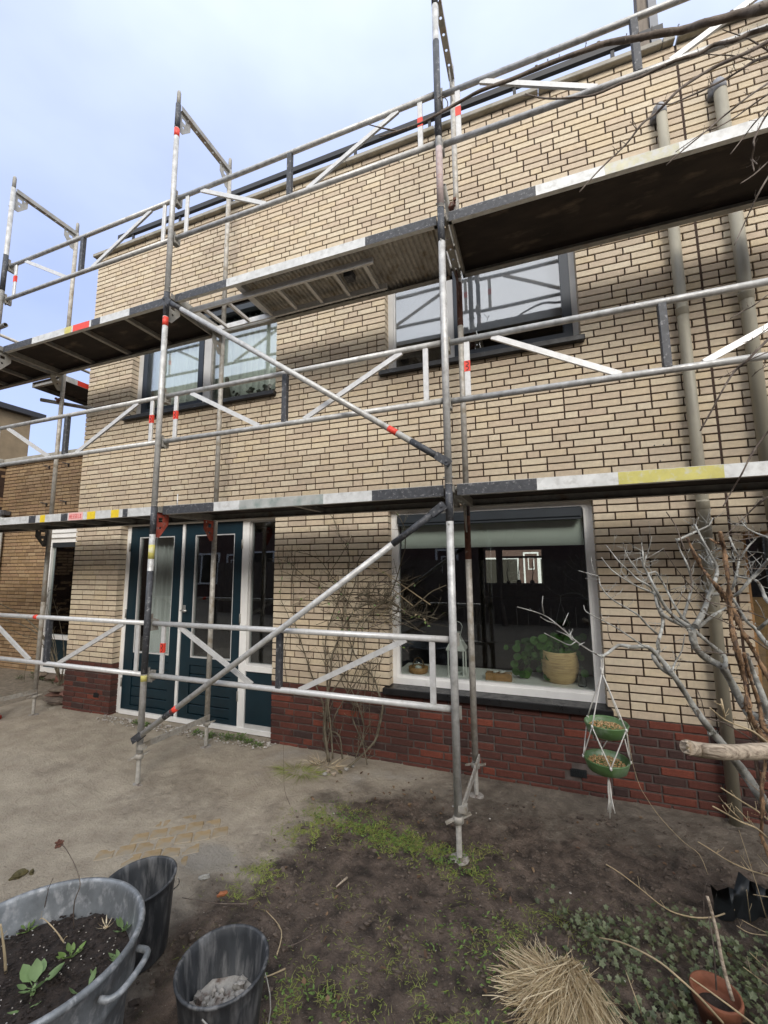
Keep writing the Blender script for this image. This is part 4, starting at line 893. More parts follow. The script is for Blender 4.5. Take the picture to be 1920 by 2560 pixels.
def pilea(t, c, n, spread, droop):
    for i in range(n):
        a = rnd.uniform(0, 2*math.pi); r = rnd.uniform(.05, 1)**.7*spread; e = Vector((c[0]+r*math.cos(a)*1.35, c[1]+r*math.sin(a)*.45, c[2]+rnd.uniform(-droop, .14)-r*.15)); r0 = .020+.014*rnd.random()
        if e.x+t.location.x > 3.44: e.x = 3.44-t.location.x
        mb = MB(); mid = Vector(c)*.5+e*.5+Vector((0, 0, .05)); mb.tube([Vector(c)+Vector((rnd.uniform(-.04, .04), 0, -.02)), mid, e], .0018, 4)
        mb.disc(e, (rnd.uniform(-.4, .4), -1, rnd.uniform(-.1, .8)), r0*1.15, 10, 0, .18); mb.build('leaf', 'pilea_leaf', t)
pilea(t, (0, 0, .27), 46, .17, .05); pilea(t, (-.20, -.02, .20), 52, .20, .16)
t = thing('glass_cloche', 'small glass dome on a round wooden tray in the left corner of the window', 'glass dome', (1.985, .27, .70))
mb = MB(); mb.lathe((0, 0, 0), [(0, .0), (.075, 0), (.088, .01), (.093, .055), (.085, .058), (.078, .02), (0, .02)], 28); mb.build('wooden_tray', 'wood_tray', t)
mb = MB(); mb.lathe((0, 0, .03), [(.058, 0), (.058, .04), (.048, .08), (.025, .105), (.006, .112)], 24); mb.lathe((0, 0, .145), [(.0, -.005), (.008, 0), (.009, .01), (0, .018)], 10); mb.build('glass_dome', 'clear_glass', t)
mb = MB(); mb.blob((0, 0, .045), .035, .03, .02, 2, 10, 6, .2, 0, True); mb.build('white_egg', 'lantern_white', t)
t = thing('lantern', 'white metal lantern with glass sides and curved handle behind the guard rail', 'lantern', (2.345, .32, .70))
mb = MB(); q = .075
mb.box(-q, q, -q, q, 0, .012)
for sx in (-1, 1):
    for sy in (-1, 1): mb.box(sx*q-.006*(sx > 0)*2, sx*q+.006*(sx < 0)*2, sy*q-.012*(sy > 0), sy*q+.012*(sy < 0), .012, .24)
mb.build('frame', 'lantern_white', t)
mb = MB(); mb.add([(-.085, -.085, .24), (.085, -.085, .24), (.085, .085, .24), (-.085, .085, .24), (-.035, -.035, .34), (.035, -.035, .34), (.035, .035, .34), (-.035, .035, .34), (-.085, -.085, .225), (.085, -.085, .225), (.085, .085, .225), (-.085, .085, .225)],
   [(0, 1, 5, 4), (1, 2, 6, 5), (2, 3, 7, 6), (3, 0, 4, 7), (8, 9, 1, 0), (9, 10, 2, 1), (10, 11, 3, 2), (11, 8, 0, 3), (11, 10, 9, 8)]); mb.build('roof', 'lantern_white', t)
mb = MB(); mb.box(-.035, .035, -.035, .035, .34, .348); mb.box(-.038, .038, -.038, .038, .375, .383)
for k in range(5):
    for s_ in (-1, 1): mb.box(-.034+k*.0155, -.028+k*.0155, s_*.034-.003, s_*.034+.003, .348, .375)
mb.build('vent_collar', 'lantern_white', t)
mb = MB(); mb.tube([(-.04, 0, .37)]+[(-.055*math.cos(math.pi*k/10)*1.0, 0, .43+.05*math.sin(math.pi*k/10)) for k in range(11)]+[(.04, 0, .37)], .0035, 6); mb.build('handle', 'aluminium', t)
mb = MB(); mb.box(-.068, .068, -.071, -.069, .012, .225); mb.build('glass_side', 'clear_glass', t); mb = MB(); mb.lathe((0, 0, .012), [(0, 0), (.03, 0), (.036, .012), (.03, .02), (0, .018)], 12); mb.build('tea_light', 'lantern_white', t)
t = thing('wooden_box', 'low wooden block with two white rings lying on it on the sill', 'wooden box', (2.72, .25, .70))
mb = MB(); mb.bbox(-.11, .11, -.045, .045, 0, .062, .003); mb.build('block', 'wood_tray', t)
for x in (-.02, .035): mb = MB(); mb.tube([(x+.022*math.cos(2*math.pi*k/14), .012*math.sin(2*math.pi*k/14)-.01, .072+.006*math.cos(2*math.pi*k/14)) for k in range(15)], .0055, 6, cap=False); mb.build('ring', 'lantern_white', t)
mb = MB(); mb.tube([(.06, -.01, .066), (.10, -.03, .07), (.125, -.05, .04), (.14, -.05, .003)], .0022, 5); mb.tube([(-.10, -.0, .066), (-.115, -.03, .05), (-.118, -.05, .003)], .0022, 5); mb.build('string', 'cotton_cord', t)
t = thing('glass_bottle', 'clear glass bottle with a single round leaf at the right end of the sill', 'bottle', (3.385, .27, .70))
mb = MB(); mb.lathe((0, 0, 0), [(0, .003), (.03, 0), (.034, .01), (.034, .09), (.014, .12), (.013, .15), (.017, .155)], 18); mb.build('glass', 'clear_glass', t)
mb = MB(); mb.tube([(0, 0, .02), (0, 0, .14), (.005, -.02, .17), (.02, -.04, .13)], .0016, 5); mb.disc((.022, -.045, .115), (.1, -1, .3), .032, 12, 0, .12); mb.build('leaf', 'pilea_leaf', t)
# upstairs sill: succulents and statuette
for i, (u, v, s_) in enumerate(((590, 985, 1.0), (628, 978, 1.05), (651, 973, .8), (667, 960, 1.25), (690, 966, .7), (465, 1007, .7), (487, 1003, .7))):
    p = ony(u, v, .225); lbs = ['left most succulent in a brown trough of the right upstairs pane', 'bushy succulent second from the left behind the right upstairs pane', 'small round succulent in the middle of the upstairs sill', 'tallest succulent on the upstairs sill near the right edge', 'small succulent in the right corner of the upstairs sill', 'low succulent at the foot of the dark upstairs sash', 'low succulent next to the middle post of the upstairs window']
    t = thing('succulent', lbs[i], 'plant', (p.x, .225, 3.615), group='succulents on the upstairs sill')
    mb = MB(); mb.lathe((0, 0, 0), [(0, 0), (.045*s_, 0), (.055*s_, .05), (.0, .048)], 12); mb.build('pot', 'terracotta', t)
    mb = MB(); mb.tube([(0, 0, .04), (.01, 0, .10*s_)], .008, 6)
    for k in range(16): a = rnd.uniform(0, 6.28); r = rnd.uniform(.01, .06)*s_; mb.disc((r*math.cos(a), r*.5*math.sin(a), .06+rnd.uniform(0, .12)*s_), (rnd.uniform(-.5, .5), -1, rnd.uniform(-.2, .8)), .022*s_, 7, 0, .2)
    mb.build('foliage', 'succulent', t)
t = thing('statuette', 'tall dark statuette of a slender bird shape behind the upstairs glass', 'statuette', (ony(565, 1010, .23).x, .23, 3.615))
mb = MB(); mb.lathe((0, 0, 0), [(.0, 0), (.06, 0), (.065, .02), (.045, .10), (.05, .2), (.03, .28), (.018, .32), (.026, .355), (.02, .39), (0, .40)], 16); mb.tube([(.02, -.01, .36), (.06, -.03, .34)], [.01, .003], 8); mb.build('figure', 'ceramic_dark', t)

# pots with twigs on the rear sill
for i, (x, w_, h_) in enumerate(((2.35, .05, .10), (2.62, .06, .13), (2.95, .06, .12))):
    t = thing('vase', ['thin dark vase on the far sill, left of the three', 'square dark vase with a tall twig in the middle of the far sill', 'dark vase with leaning twig at the right of the far sill'][i], 'vase', (x, 7.93, 1.135), group='dark vases on the far window sill')
    mb = MB(); mb.lathe((0, 0, 0), [(0, 0), (w_*.8, 0), (w_, h_*.6), (w_*.7, h_), (0, h_-.01)], 12); mb.build('body', 'room_dark', t)
    mb = MB(); mb.tube([(0, 0, h_), (.03*(i-1), 0, h_+.2), (.02, 0, h_+.42), (.05*(i-.5), 0, h_+.6)], [.014, .012, .009, .005], 6); mb.tube([(.01, 0, h_+.25), (.07, 0, h_+.36)], [.008, .004], 5); mb.build('twig', 'room_dark', t)
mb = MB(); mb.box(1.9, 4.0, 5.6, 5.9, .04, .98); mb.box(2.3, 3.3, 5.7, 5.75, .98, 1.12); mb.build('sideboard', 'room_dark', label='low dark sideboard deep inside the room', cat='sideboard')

# ================================================================ branches
def smooth_path(P, R, n=3):
    if len(P) < 3: return [P[0], (P[0]*2+P[1])/3, (P[0]+P[1]*2)/3, P[1]], [R[0], (R[0]*2+R[1])/3, (R[0]+R[1]*2)/3, R[1]]
    op, orr = [], []
    for i in range(len(P)-1):
        p0 = P[max(0, i-1)]; p1 = P[i]; p2 = P[i+1]; p3 = P[min(len(P)-1, i+2)]
        for k in range(n):
            t = k/n; op.append(.5*((2*p1)+(p2-p0)*t+(2*p0-5*p1+4*p2-p3)*t*t+(3*p1-p0-3*p2+p3)*t**3)); orr.append(R[i]+(R[i+1]-R[i])*t)
    op.append(P[-1]); orr.append(R[-1]); return op, orr
RS = [.68]
def path3(key, pts, d0, d1, r0, r1, rough=.0, n=3):
    """photo points -> smooth branch; depth along the view goes d0..d1, radius (photo px) r0..r1"""
    P, Rr = [], []; m = len(pts)
    for i, q in enumerate(pts):
        f = i/(m-1); d = d0+(d1-d0)*f + .03*math.sin(i*2.3+len(pts)); u, v = px(key, q[0], q[1]) if key else q[:2]
        P.append(dep(u, v, d)); Rr.append((r0+(r1-r0)*f)/FPX*d*RS[0])
    P, Rr = smooth_path(P, Rr, n)
    if rough:
        Rr = [r*(1+rough*mnoise.noise(p*40)) for p, r in zip(P, Rr)]
    return P, Rr
def twiglets(mb, P, Rr, n, ln, rnd, rad=.0018, up=.5, sub=1, bud=True):
    for _ in range(n):
        i = rnd.randrange(1, len(P)-1); p = P[i]; d = (P[i+1]-P[i-1]).normalized()
        s_ = Vector((rnd.uniform(-1, 1), rnd.uniform(-.7, .7), rnd.uniform(-.4, 1)+up)); s_ = (s_-d*s_.dot(d)*.4).normalized(); l = ln*rnd.uniform(.4, 1.2); q = p; pts = [p]; dd = (s_+d*rnd.uniform(-.2, .9)).normalized()
        for k in range(3): dd = (dd+Vector((rnd.uniform(-.3, .3), rnd.uniform(-.3, .3), rnd.uniform(-.15, .35)))).normalized(); q = q+dd*l/3; pts.append(q)
        r = min(Rr[i]*.55, rad*rnd.uniform(.7, 1.3)); mb.tube(pts, [r, r*.8, r*.65, r*.4], 5)
        if bud: mb.blob(pts[-1], r*1.1, r*1.1, r*1.9, n=5, m=3, amp=.1)
        if sub and rnd.random() < .6: twiglets(mb, [pts[0], pts[1], pts[2], pts[3]], [r, r*.8, r*.6, r*.4], 1, ln*.5, rnd, r*.7, up, 0)
rnd = random.Random(11)
# ---- grey lichened shrub
SB = (4.22, -1.28, 0)
sh = thing('bare_shrub', 'leafless shrub with pale grey lichened branches at the right, holding the bird feeder', 'shrub', SB)
def limb(parent, org, key, pts, d0, d1, r0, r1, m_, tw=6, tl=.10, name='branch', tail=None, rough=.25, lab=None, tr=.0018):
    P, Rr = path3(key, pts, d0, d1, r0, r1, rough)
    if tail:
        T = [Vector(q) for q in tail]; P2, R2 = smooth_path([P[-1]]+T, [Rr[-1]*(1+.15*i) for i in range(len(T)+1)], 3); P += P2[1:]; Rr += R2[1:]
    mb = MB(); mb.tube(P, Rr, 8)
    for i in range(2, len(P)-2, 3):
        if Rr[i] > .004 and rnd.random() < .6: mb.blob(P[i]+Vector((rnd.uniform(-1, 1), rnd.uniform(-1, 0), rnd.uniform(-1, 1)))*Rr[i]*.5, Rr[i]*.75, Rr[i]*.75, Rr[i]*.9, i, 6, 4, .3)
    if tw: twiglets(mb, P, Rr, tw, tl, rnd, tr)
    if m_ == 'peeling_bark':
        for _ in range(14*len(P)):
            i = rnd.randrange(len(P)-1); f = rnd.random(); p = P[i]*(1-f)+P[i+1]*f; d = (P[i+1]-P[i]).normalized(); a = rnd.uniform(0, 6.28); o_ = Vector((math.cos(a), math.sin(a), 0)); o_ = (o_-d*o_.dot(d)).normalized(); r = Rr[i]; s_ = d.cross(o_)*rnd.uniform(.3, .9)*r; q0 = p+o_*r*.8; l = d*rnd.uniform(.006, .022); lf = o_*r*rnd.uniform(.25, .9)
            mb.add([q0-s_*.5, q0+s_*.5, q0+s_*.4+l+lf*.4, q0-s_*.4+l+lf], [(0, 1, 2, 3)], 0, False)
    mb.v = [(p[0]-org[0], p[1]-org[1], p[2]-org[2]) for p in mb.v]
    return mb.build(name, m_, parent, label=lab)
G = 'grey_bark'
limb(sh, SB, 'c', [(35, 615), (200, 665), (300, 735), (400, 825), (490, 890), (580, 938)], 1.80, 1.80, 1.5, 3.2, G, 5, .05)
limb(sh, SB, 'c', [(580, 938), (620, 915), (690, 865), (780, 875), (880, 875), (960, 950), (1040, 1050), (1120, 1170), (1190, 1280), (1240, 1350), (1310, 1440), (1380, 1520), (1420, 1580), (1500, 1680), (1600, 1830), (1690, 1950)], 1.80, 2.0, 4.2, 17, G, 7, .10, tail=[(4.0, -1.33, .35), (4.14, -1.3, .12), (4.2, -1.28, -.03)])
limb(sh, SB, 'c', [(200, 545), (196, 600), (205, 660)], 1.8, 1.8, 1.4, 2.4, G, 0)
for q in ([(365, 655), (330, 735)], [(185, 680), (225, 705), (270, 720), (300, 735)], [(210, 785), (300, 830), (370, 862), (400, 848), (415, 838)], [(290, 770), (360, 800), (400, 835)], [(385, 775), (375, 815), (400, 835)], [(470, 845), (435, 862)]): limb(sh, SB, 'c', q, 1.8, 1.8, 1.2, 2.0, G, 0)
limb(sh, SB, 'c', [(465, 605), (480, 645), (560, 690), (620, 720), (700, 765), (840, 860), (880, 875)], 1.85, 1.8, 1.4, 3.0, G, 3, .06)
limb(sh, SB, 'c', [(620, 720), (625, 790), (650, 858)], 1.85, 1.82, 1.2, 1.8, 'twig_brown', 0)
limb(sh, SB, 'c', [(1120, 790), (1100, 900), (1060, 970), (1035, 1035)], 1.9, 1.85, 1.6, 4, G, 4, .07)
limb(sh, SB, 'c', [(430, 380), (520, 405), (560, 420), (575, 480), (640, 560), (740, 620), (820, 670), (870, 725), (940, 790)], 2.0, 2.0, 1.4, 4.2, G, 8, .08)
limb(sh, SB, 'c', [(925, 530), (945, 620), (978, 700), (965, 780), (945, 850), (950, 900), (915, 930), (960, 1005), (1035, 1055)], 2.05, 1.86, 4, 8.5, G, 5, .08)
limb(sh, SB, 'c', [(580, 295), (640, 370), (720, 430), (780, 465), (830, 490), (880, 510), (935, 535)], 2.05, 2.05, 1.6, 4, G, 10, .09)
limb(sh, SB, 'c', [(610, 215), (660, 280), (700, 330), (760, 385), (820, 440), (890, 480), (925, 530)], 2.1, 2.05, 1.6, 4.5, G, 12, .10)
limb(sh, SB, 'c', [(720, 200), (735, 260), (790, 350), (850, 400), (930, 385)], 2.12, 2.1, 1.4, 2.6, G, 8, .08)
limb(sh, SB, 'c', [(925, 530), (960, 620), (980, 665), (1040, 705), (1130, 745), (1160, 790)], 2.05, 2.02, 5, 7.5, G, 3, .07)
limb(sh, SB, 'c', [(840, 200), (850, 290), (850, 345), (880, 400), (930, 500), (990, 610), (1060, 685), (1150, 745)], 2.12, 2.0, 1.8, 7.5, G, 10, .10)
limb(sh, SB, 'c', [(905, 160), (890, 230), (870, 290), (852, 345)], 2.15, 2.12, 1.4, 2.5, G, 5, .09)
limb(sh, SB, 'c', [(1185, 80), (1240, 190), (1300, 300), (1330, 380), (1310, 460), (1275, 550), (1240, 650), (1185, 740)], 2.2, 2.02, 3, 10, G, 14, .12)
limb(sh, SB, 'c', [(1385, 620), (1290, 680), (1200, 755)], 2.15, 2.02, 4, 7, G, 4, .08)
limb(sh, SB, 'c', [(935, 390), (990, 480), (1040, 580), (1100, 680), (1115, 690)], 2.15, 2.05, 3, 5.5, G, 8, .09)
limb(sh, SB, 'c', [(1115, 690), (1160, 740), (1220, 800), (1300, 870), (1380, 940), (1378, 1010)], 2.05, 2.0, 5, 8, G, 2, .07)
limb(sh, SB, 'c', [(1165, 740), (1175, 830), (1210, 905), (1280, 960), (1360, 1005), (1420, 1100), (1480, 1220), (1530, 1300)], 2.02, 2.08, 12, 13.5, G, 4, .08, tail=[(4.16, -1.2, .85), (4.22, -1.26, .4), (4.24, -1.28, -.03)])
limb(sh, SB, 'z', [(520, 60), (560, 110), (640, 150), (700, 170)], 2.0, 1.9, 2, 4, G, 6, .08)
limb(sh, SB, 'z', [(440, 170), (480, 260), (505, 310), (495, 390), (475, 480), (440, 535), (380, 552), (310, 552), (285, 530)], 2.15, 2.1, 3.5, 6.5, G, 12, .12)
limb(sh, SB, 'z', [(620, 180), (570, 230), (510, 320)], 2.2, 2.15, 2, 4, G, 8, .10)
limb(sh, SB, 'z', [(350, 310), (420, 335), (500, 330)], 2.2, 2.15, 1.6, 3, G, 4, .08)
limb(sh, SB, 'z', [(710, 320), (640, 400), (580, 460), (500, 550), (460, 570)], 1.95, 2.1, 7, 5, G, 8, .10)
limb(sh, SB, 'z', [(480, 430), (560, 448), (625, 465), (660, 520), (690, 590), (760, 660)], 2.1, 1.9, 3.5, 7.5, G, 8, .10)
limb(sh, SB, 'z', [(460, 570), (510, 660), (560, 740), (620, 790), (660, 850), (720, 910), (800, 960)], 2.15, 1.95, 4, 9, G, 5, .09, tail=[(4.3, -1.3, .9), (4.27, -1.29, -.03)])
limb(sh, SB, 'z', [(640, 790), (690, 745), (760, 700)], 1.98, 1.9, 6, 7, G, 4, .09)
limb(sh, SB, 'z', [(560, 960), (600, 1080), (650, 1200), (690, 1330), (720, 1500)], 2.0, 2.0, 7, 13, G, 2, .08, tail=[(4.28, -1.3, .4), (4.27, -1.29, -.03)])
for q in ([(210, 90), (255, 180), (300, 290), (330, 350)], [(80, 180), (110, 260), (150, 340), (190, 470), (175, 560), (130, 720)], [(230, 280), (290, 340), (350, 390)], [(330, 40), (300, 90), (220, 130), (90, 190)]): limb(sh, SB, 'z', q, 2.25, 2.15, 2, 5, G, 9, .10)
for q, a, b in (([(0, 260), (120, 430), (260, 570), (360, 640)], 1.3, 2.2), ([(220, 590), (420, 630), (560, 670), (720, 730)], 1.2, 2.4), ([(270, 685), (420, 745), (560, 830), (720, 940)], 1.3, 2.8), ([(150, 915), (350, 950), (540, 962)], 1.0, 2), ([(150, 1298), (230, 1350), (300, 1395), (400, 1420), (540, 1500), (650, 1570)], 1.2, 3.2), ([(225, 1200), (255, 1280), (275, 1370)], 1.2, 1.8), ([(75, 520), (160, 600), (220, 700)], 1, 1.6), ([(430, 150), (520, 155), (600, 152)], 1.2, 1.8), ([(420, 210), (560, 180), (700, 158)], 1.2, 2), ([(610, 280), (540, 320), (480, 330)], 1, 2), ([(560, 380), (640, 383), (720, 382)], 1, 1.6)):
    limb(sh, SB, 'z', q, 1.9, 1.95, a, b, 'twig_brown', 5, .06)
RS[0] = .85
# ---- brown stems with peeling bark
PB = (4.36, -1.42, 0)
ps = thing('bare_shrub', 'upright shrub stems with orange brown peeling bark at the right edge', 'shrub', PB)
limb(ps, PB, 'z', [(375, 130), (392, 200), (405, 260), (430, 430), (440, 600), (452, 750), (490, 920), (530, 1080), (555, 1220), (570, 1330)], 1.95, 1.9, 4.2, 7.5, 'peeling_bark', 5, .05, name='stem', rough=.9)
limb(ps, PB, 'z', [(570, 1330), (590, 1400), (640, 1490), (720, 1570)], 1.9, 1.88, 7.5, 9, 'peeling_bark', 3, .05, name='stem', tail=[(4.3, -1.45, .5), (4.36, -1.42, -.03)], rough=.8)
limb(ps, PB, 'z', [(155, 170), (205, 285), (260, 385), (330, 470), (400, 560), (480, 690), (540, 830), (600, 930), (700, 1110), (800, 1280)], 2.05, 1.9, 4.2, 7.5, 'peeling_bark', 4, .05, name='stem', tail=[(4.4, -1.5, .7), (4.38, -1.43, -.03)], rough=.9)
limb(ps, PB, 'z', [(540, 950), (580, 1120), (640, 1290), (665, 1450)], 1.92, 1.95, 4, 7, 'peeling_bark', 2, .05, name='stem', tail=[(4.38, -1.4, .5), (4.36, -1.4, -.03)], rough=.7)
limb(ps, PB, 'z', [(310, 180), (350, 205), (380, 215)], 1.95, 1.95, 2.4, 3, 'peeling_bark', 0, name='stem')
limb(ps, PB, 'z', [(700, 1560), (680, 1700), (660, 1850), (665, 2000), (655, 2180)], 1.75, 1.7, 4, 4.5, 'peeling_bark', 5, .07, name='stem', rough=.4, tail=[(3.98, -1.6, -.02)])
for q, a, b in (([(310, 1320), (400, 1395), (500, 1440), (600, 1480), (690, 1550)], 1.6, 3.5), ([(385, 1860), (530, 1955), (620, 2010), (720, 2090)], 1.8, 2.8), ([(330, 1985), (430, 2040), (520, 2090), (620, 2130), (700, 2200)], 2.4, 2.4), ([(480, 1985), (540, 2050), (590, 2110)], 1.3, 1.8), ([(410, 1960), (450, 2010), (520, 2080)], 1.2, 2), ([(385, 1260), (400, 1330), (410, 1390)], 2.4, 2.8)):
    limb(ps, PB, 'z', q, 1.7, 1.72, a, b, 'straw_twig', 3, .05, name='twig')
RS[0] = 1.0
# ---- sawn log
t = thing('driftwood_limb', 'thick weathered limb with broken end sticking in from the right edge', 'branch', (4.3, -1.7, 0))
P, Rr = path3(None, [(1719, 1868), (1745, 1874), (1800, 1880), (1860, 1880), (1925, 1878), (2050, 1885)], 1.55, 1.60, 17, 20, .12)
P += [Vector((4.35, -1.72, .92)), Vector((4.42, -1.7, .5)), Vector((4.42, -1.7, -.02))]; Rr += [.034, .036, .04]
mb = MB(); mb.tube(P, Rr, 14); k0 = P[0]
for i in range(9): a = rnd.uniform(0, 6.28); mb.tube([k0+Vector((.0, math.cos(a)*.017, math.sin(a)*.017)), k0+Vector((-rnd.uniform(.004, .018), math.cos(a)*.020, math.sin(a)*.020))], [.008, .003], 5)
mb.v = [(p[0]-4.3, p[1]+1.7, p[2]) for p in mb.v]; mb.build('limb', 'driftwood', t)
mb = MB(); mb.blob(P[0]+Vector((.0, 0, 0))-Vector((4.3, -1.7, 0)), .006, .020, .019, 3, 8, 5, .3); mb.build('broken_end', 'straw_twig', t)
# ---- tree overhead at the top right
TB = (5.6, -2.3, 0)
tr = thing('bare_tree', 'dark leafless branches reaching in from the upper right in front of the scaffold', 'tree', TB)
mb = MB(); P, Rr = smooth_path([Vector((0, 0, -.02)), Vector((.05, .05, 1.5)), Vector((-.05, .1, 3.0)), Vector((-.15, .15, 4.2)), Vector((-.1, .3, 6))], [.09, .075, .065, .05, .02], 4); mb.tube(P, Rr, 12); mb.build('trunk', 'dark_bark', tr)
D = 'dark_bark'
TO = Vector((5.47, -2.15, 3.9))
limb(tr, TB, None, [(948, 342), (995, 328), (1049, 309), (1095, 285), (1149, 255), (1203, 226), (1280, 198), (1370, 160), (1460, 127), (1515, 108), (1585, 97), (1654, 83), (1709, 75), (1759, 58), (1793, 51), (1848, 36), (1925, 18), (2050, -20)], 2.9, 2.15, 1.3, 11.5, D, 14, .035, tail=[TO+Vector((-.2, -.05, .3)), TO], rough=.2, tr=.003)
limb(tr, TB, None, [(920, 311), (955, 320), (995, 328)], 2.9, 2.9, 1.2, 2, D, 2, .03)
limb(tr, TB, None, [(1098, 278), (1118, 267), (1117, 250), (1104, 241), (1096, 246)], 2.8, 2.8, 1.2, 1, D, 0)
limb(tr, TB, 't', [(-530, 845), (-400, 880), (-260, 890), (-100, 880), (90, 857), (340, 750), (520, 690), (830, 545), (1030, 490), (1170, 405), (1350, 370), (1500, 300), (1700, 245)], 2.6, 2.2, 1.5, 5.5, D, 16, .05, tail=[TO+Vector((-.1, 0, .1)), TO], rough=.2, tr=.0022)
limb(tr, TB, 't', [(-550, 865), (-480, 862), (-400, 885)], 2.6, 2.6, 1.2, 1.6, D, 0)
limb(tr, TB, 't', [(-40, 1730), (150, 1520), (380, 1300), (520, 1120), (640, 1030), (720, 950), (880, 790), (1160, 615), (1380, 515), (1540, 440), (1700, 355)], 2.3, 2.15, 1.4, 5, D, 18, .05, tail=[TO+Vector((-.1, 0, -.1)), TO], rough=.2, tr=.002)
limb(tr, TB, 't', [(620, 935), (760, 940), (840, 915), (1050, 825), (1150, 775), (1300, 700), (1420, 625), (1550, 545), (1700, 500)], 2.4, 2.3, 1.1, 3.6, D, 12, .06, rough=.2)
limb(tr, TB, 't', [(1060, 480), (1180, 495), (1320, 500), (1430, 520), (1550, 545)], 2.4, 2.35, 1, 1.8, D, 2, .05)
limb(tr, TB, 't', [(1250, 268), (1400, 320), (1480, 350), (1570, 400), (1680, 470)], 2.3, 2.25, 1, 2, D, 3, .05)
for k, q, a, b in (('C', [(1000, 1070), (1100, 980), (1270, 840), (1350, 770), (1450, 690), (1540, 620), (1659, 540)], 1.3, 2.6), ('C', [(1060, 985), (1240, 860), (1310, 835), (1430, 770), (1530, 700), (1659, 610)], 1, 2.2), ('C', [(1415, 1000), (1500, 890), (1560, 810), (1640, 720), (1700, 640)], 1.1, 2.2), ('C', [(1570, 1110), (1555, 1030), (1570, 950), (1570, 900), (1640, 760), (1700, 690)], 1.4, 2.4), ('C', [(1555, 1030), (1590, 1065)], 1.1, 1.3), ('C', [(1480, 1190), (1570, 1130), (1659, 1050), (1720, 1000)], 1.3, 2), ('C', [(1440, 1590), (1500, 1460), (1560, 1330), (1610, 1230), (1700, 1080)], 1.1, 2.2),
                   ('F', [(1415, 405), (1500, 355), (1560, 325), (1659, 250), (1720, 200)], 1, 1.6), ('F', [(1500, 560), (1560, 540), (1659, 470)], 1, 1.5), ('F', [(1220, 1133), (1300, 990), (1370, 860), (1440, 750), (1520, 680), (1600, 600), (1700, 500)], 1.8, 3.2), ('F', [(1340, 800), (1440, 740), (1530, 680), (1640, 630), (1720, 600)], 1, 1.8), ('F', [(1370, 1620), (1420, 1530), (1490, 1410), (1550, 1290), (1640, 1160), (1720, 1080)], 1.6, 2.6), ('F', [(1540, 1655), (1659, 1560)], 1.2, 1.8), ('F', [(1555, 780), (1600, 740), (1659, 710)], 1, 1.4),
                   ('c', [(1000, 0), (1060, 90), (1110, 220), (1150, 330), (1165, 440), (1155, 520)], 1.2, 1.8), ('c', [(1370, 160), (1440, 100), (1540, 0), (1620, -80)], 1.2, 1.8)):
    limb(tr, TB, k, q, 2.05, 2.0, a, b, D if a < 1.5 else 'twig_brown', 5, .035, name='twig', tr=.0012)
# ---- fallen / arching twigs at the lower right and on the ground
def groundtwig(key, pts, lab, m_='twig_brown', r=.0022, lift=.0, tw=2, name='twig', cat='twig', grp=None):
    P = []; m = len(pts)
    for i, q in enumerate(pts):
        u, v = px(key, *q[:2]); z = q[2] if len(q) > 2 else .012; P.append(onz(u, v, z+lift))
    P, Rr = smooth_path(P, [r*(.6+.5*i/(m-1)) for i in range(m)], 3); mb = MB(); mb.tube(P, Rr, 6)
    if tw: twiglets(mb, P, Rr, tw, .05, rnd, r*.6)
    return mb.build(name, m_, label=lab, cat=cat, group=grp)
groundtwig('f', [(610, 625, .35), (700, 680, .30), (830, 780, .22), (960, 885, .15), (1060, 940, .10), (1200, 970, .06), (1330, 960, .03), (1480, 905, .02), (1640, 895, .01)], 'long pale shoot arching low over the ivy bed', 'straw_twig', .0035, tw=4)
groundtwig('f', [(1205, 478, .45), (1290, 530, .42), (1400, 600, .38), (1520, 655, .34), (1659, 700, .3), (1800, 760, .2), (1950, 850, .0)], 'pale twig pointing left above the mud near the right edge', 'straw_twig', .003, tw=5)
groundtwig('f', [(568, 1100, .20), (700, 1128, .24), (820, 1180, .27), (960, 1260, .28), (1080, 1360, .27), (1200, 1470, .22), (1320, 1600, .12), (1400, 1690, .0)], 'straw coloured stalk bending over the ivy towards the clay pot', 'straw_twig', .004, tw=0)
groundtwig('f', [(1155, 1358, .25), (1250, 1425, .24), (1380, 1520, .2), (1500, 1610, .15), (1600, 1690, .0)], 'pale dry stalk lying across the clay pot', 'straw_twig', .0035, tw=0)
groundtwig('z', [(520, 1240, .95), (560, 1400, .8), (600, 1600, .6), (640, 1800, .4)], 'thin dark shoot among the shrub stems', 'twig_brown', .002)
groundtwig('c', [(740, 1380, .62), (770, 1560, .5), (790, 1659, .42), (830, 1780, .34), (870, 1850, .3), (930, 1940, .24), (1010, 2035, .19), (1120, 2145, .13), (1215, 2220, .10), (1270, 2350, .02)], 'long thin shoot hanging down beside the bird feeder to the ground', 'straw_twig', .002, tw=0)
groundtwig('f', [(1215, 600, .1), (1270, 700, .08), (1245, 800, .06), (1245, 960, 0.0)], 'thin dark twig standing in the mud by the torn plastic', 'twig_brown', .0018, tw=1)
groundtwig('b', [(175, 1420, .35), (180, 1659, .2), (185, 1800, .1), (222, 1900, .01)], 'single thin reddish shoot hanging in front of the red bricks left of the climber', 'twig_brown', .0016, tw=0)
groundtwig('e', [(65, 925), (150, 1020), (165, 1100), (135, 1210)], 'greenish bent stalk lying in the mud above the right bucket', 'straw_twig', .003, tw=1)
groundtwig('e', [(0, 1375), (100, 1340), (190, 1300)], 'short pale stick poking from the right bucket edge', 'straw_twig', .003, .06, tw=0)
groundtwig('e', [(520, 770), (590, 710)], 'stub of wood lying on the wet mud', 'driftwood', .006, tw=0)
groundtwig('e', [(210, 1160), (330, 1100), (410, 1010)], 'thin dark twig pressed into the mud', 'twig_brown', .003, tw=1)
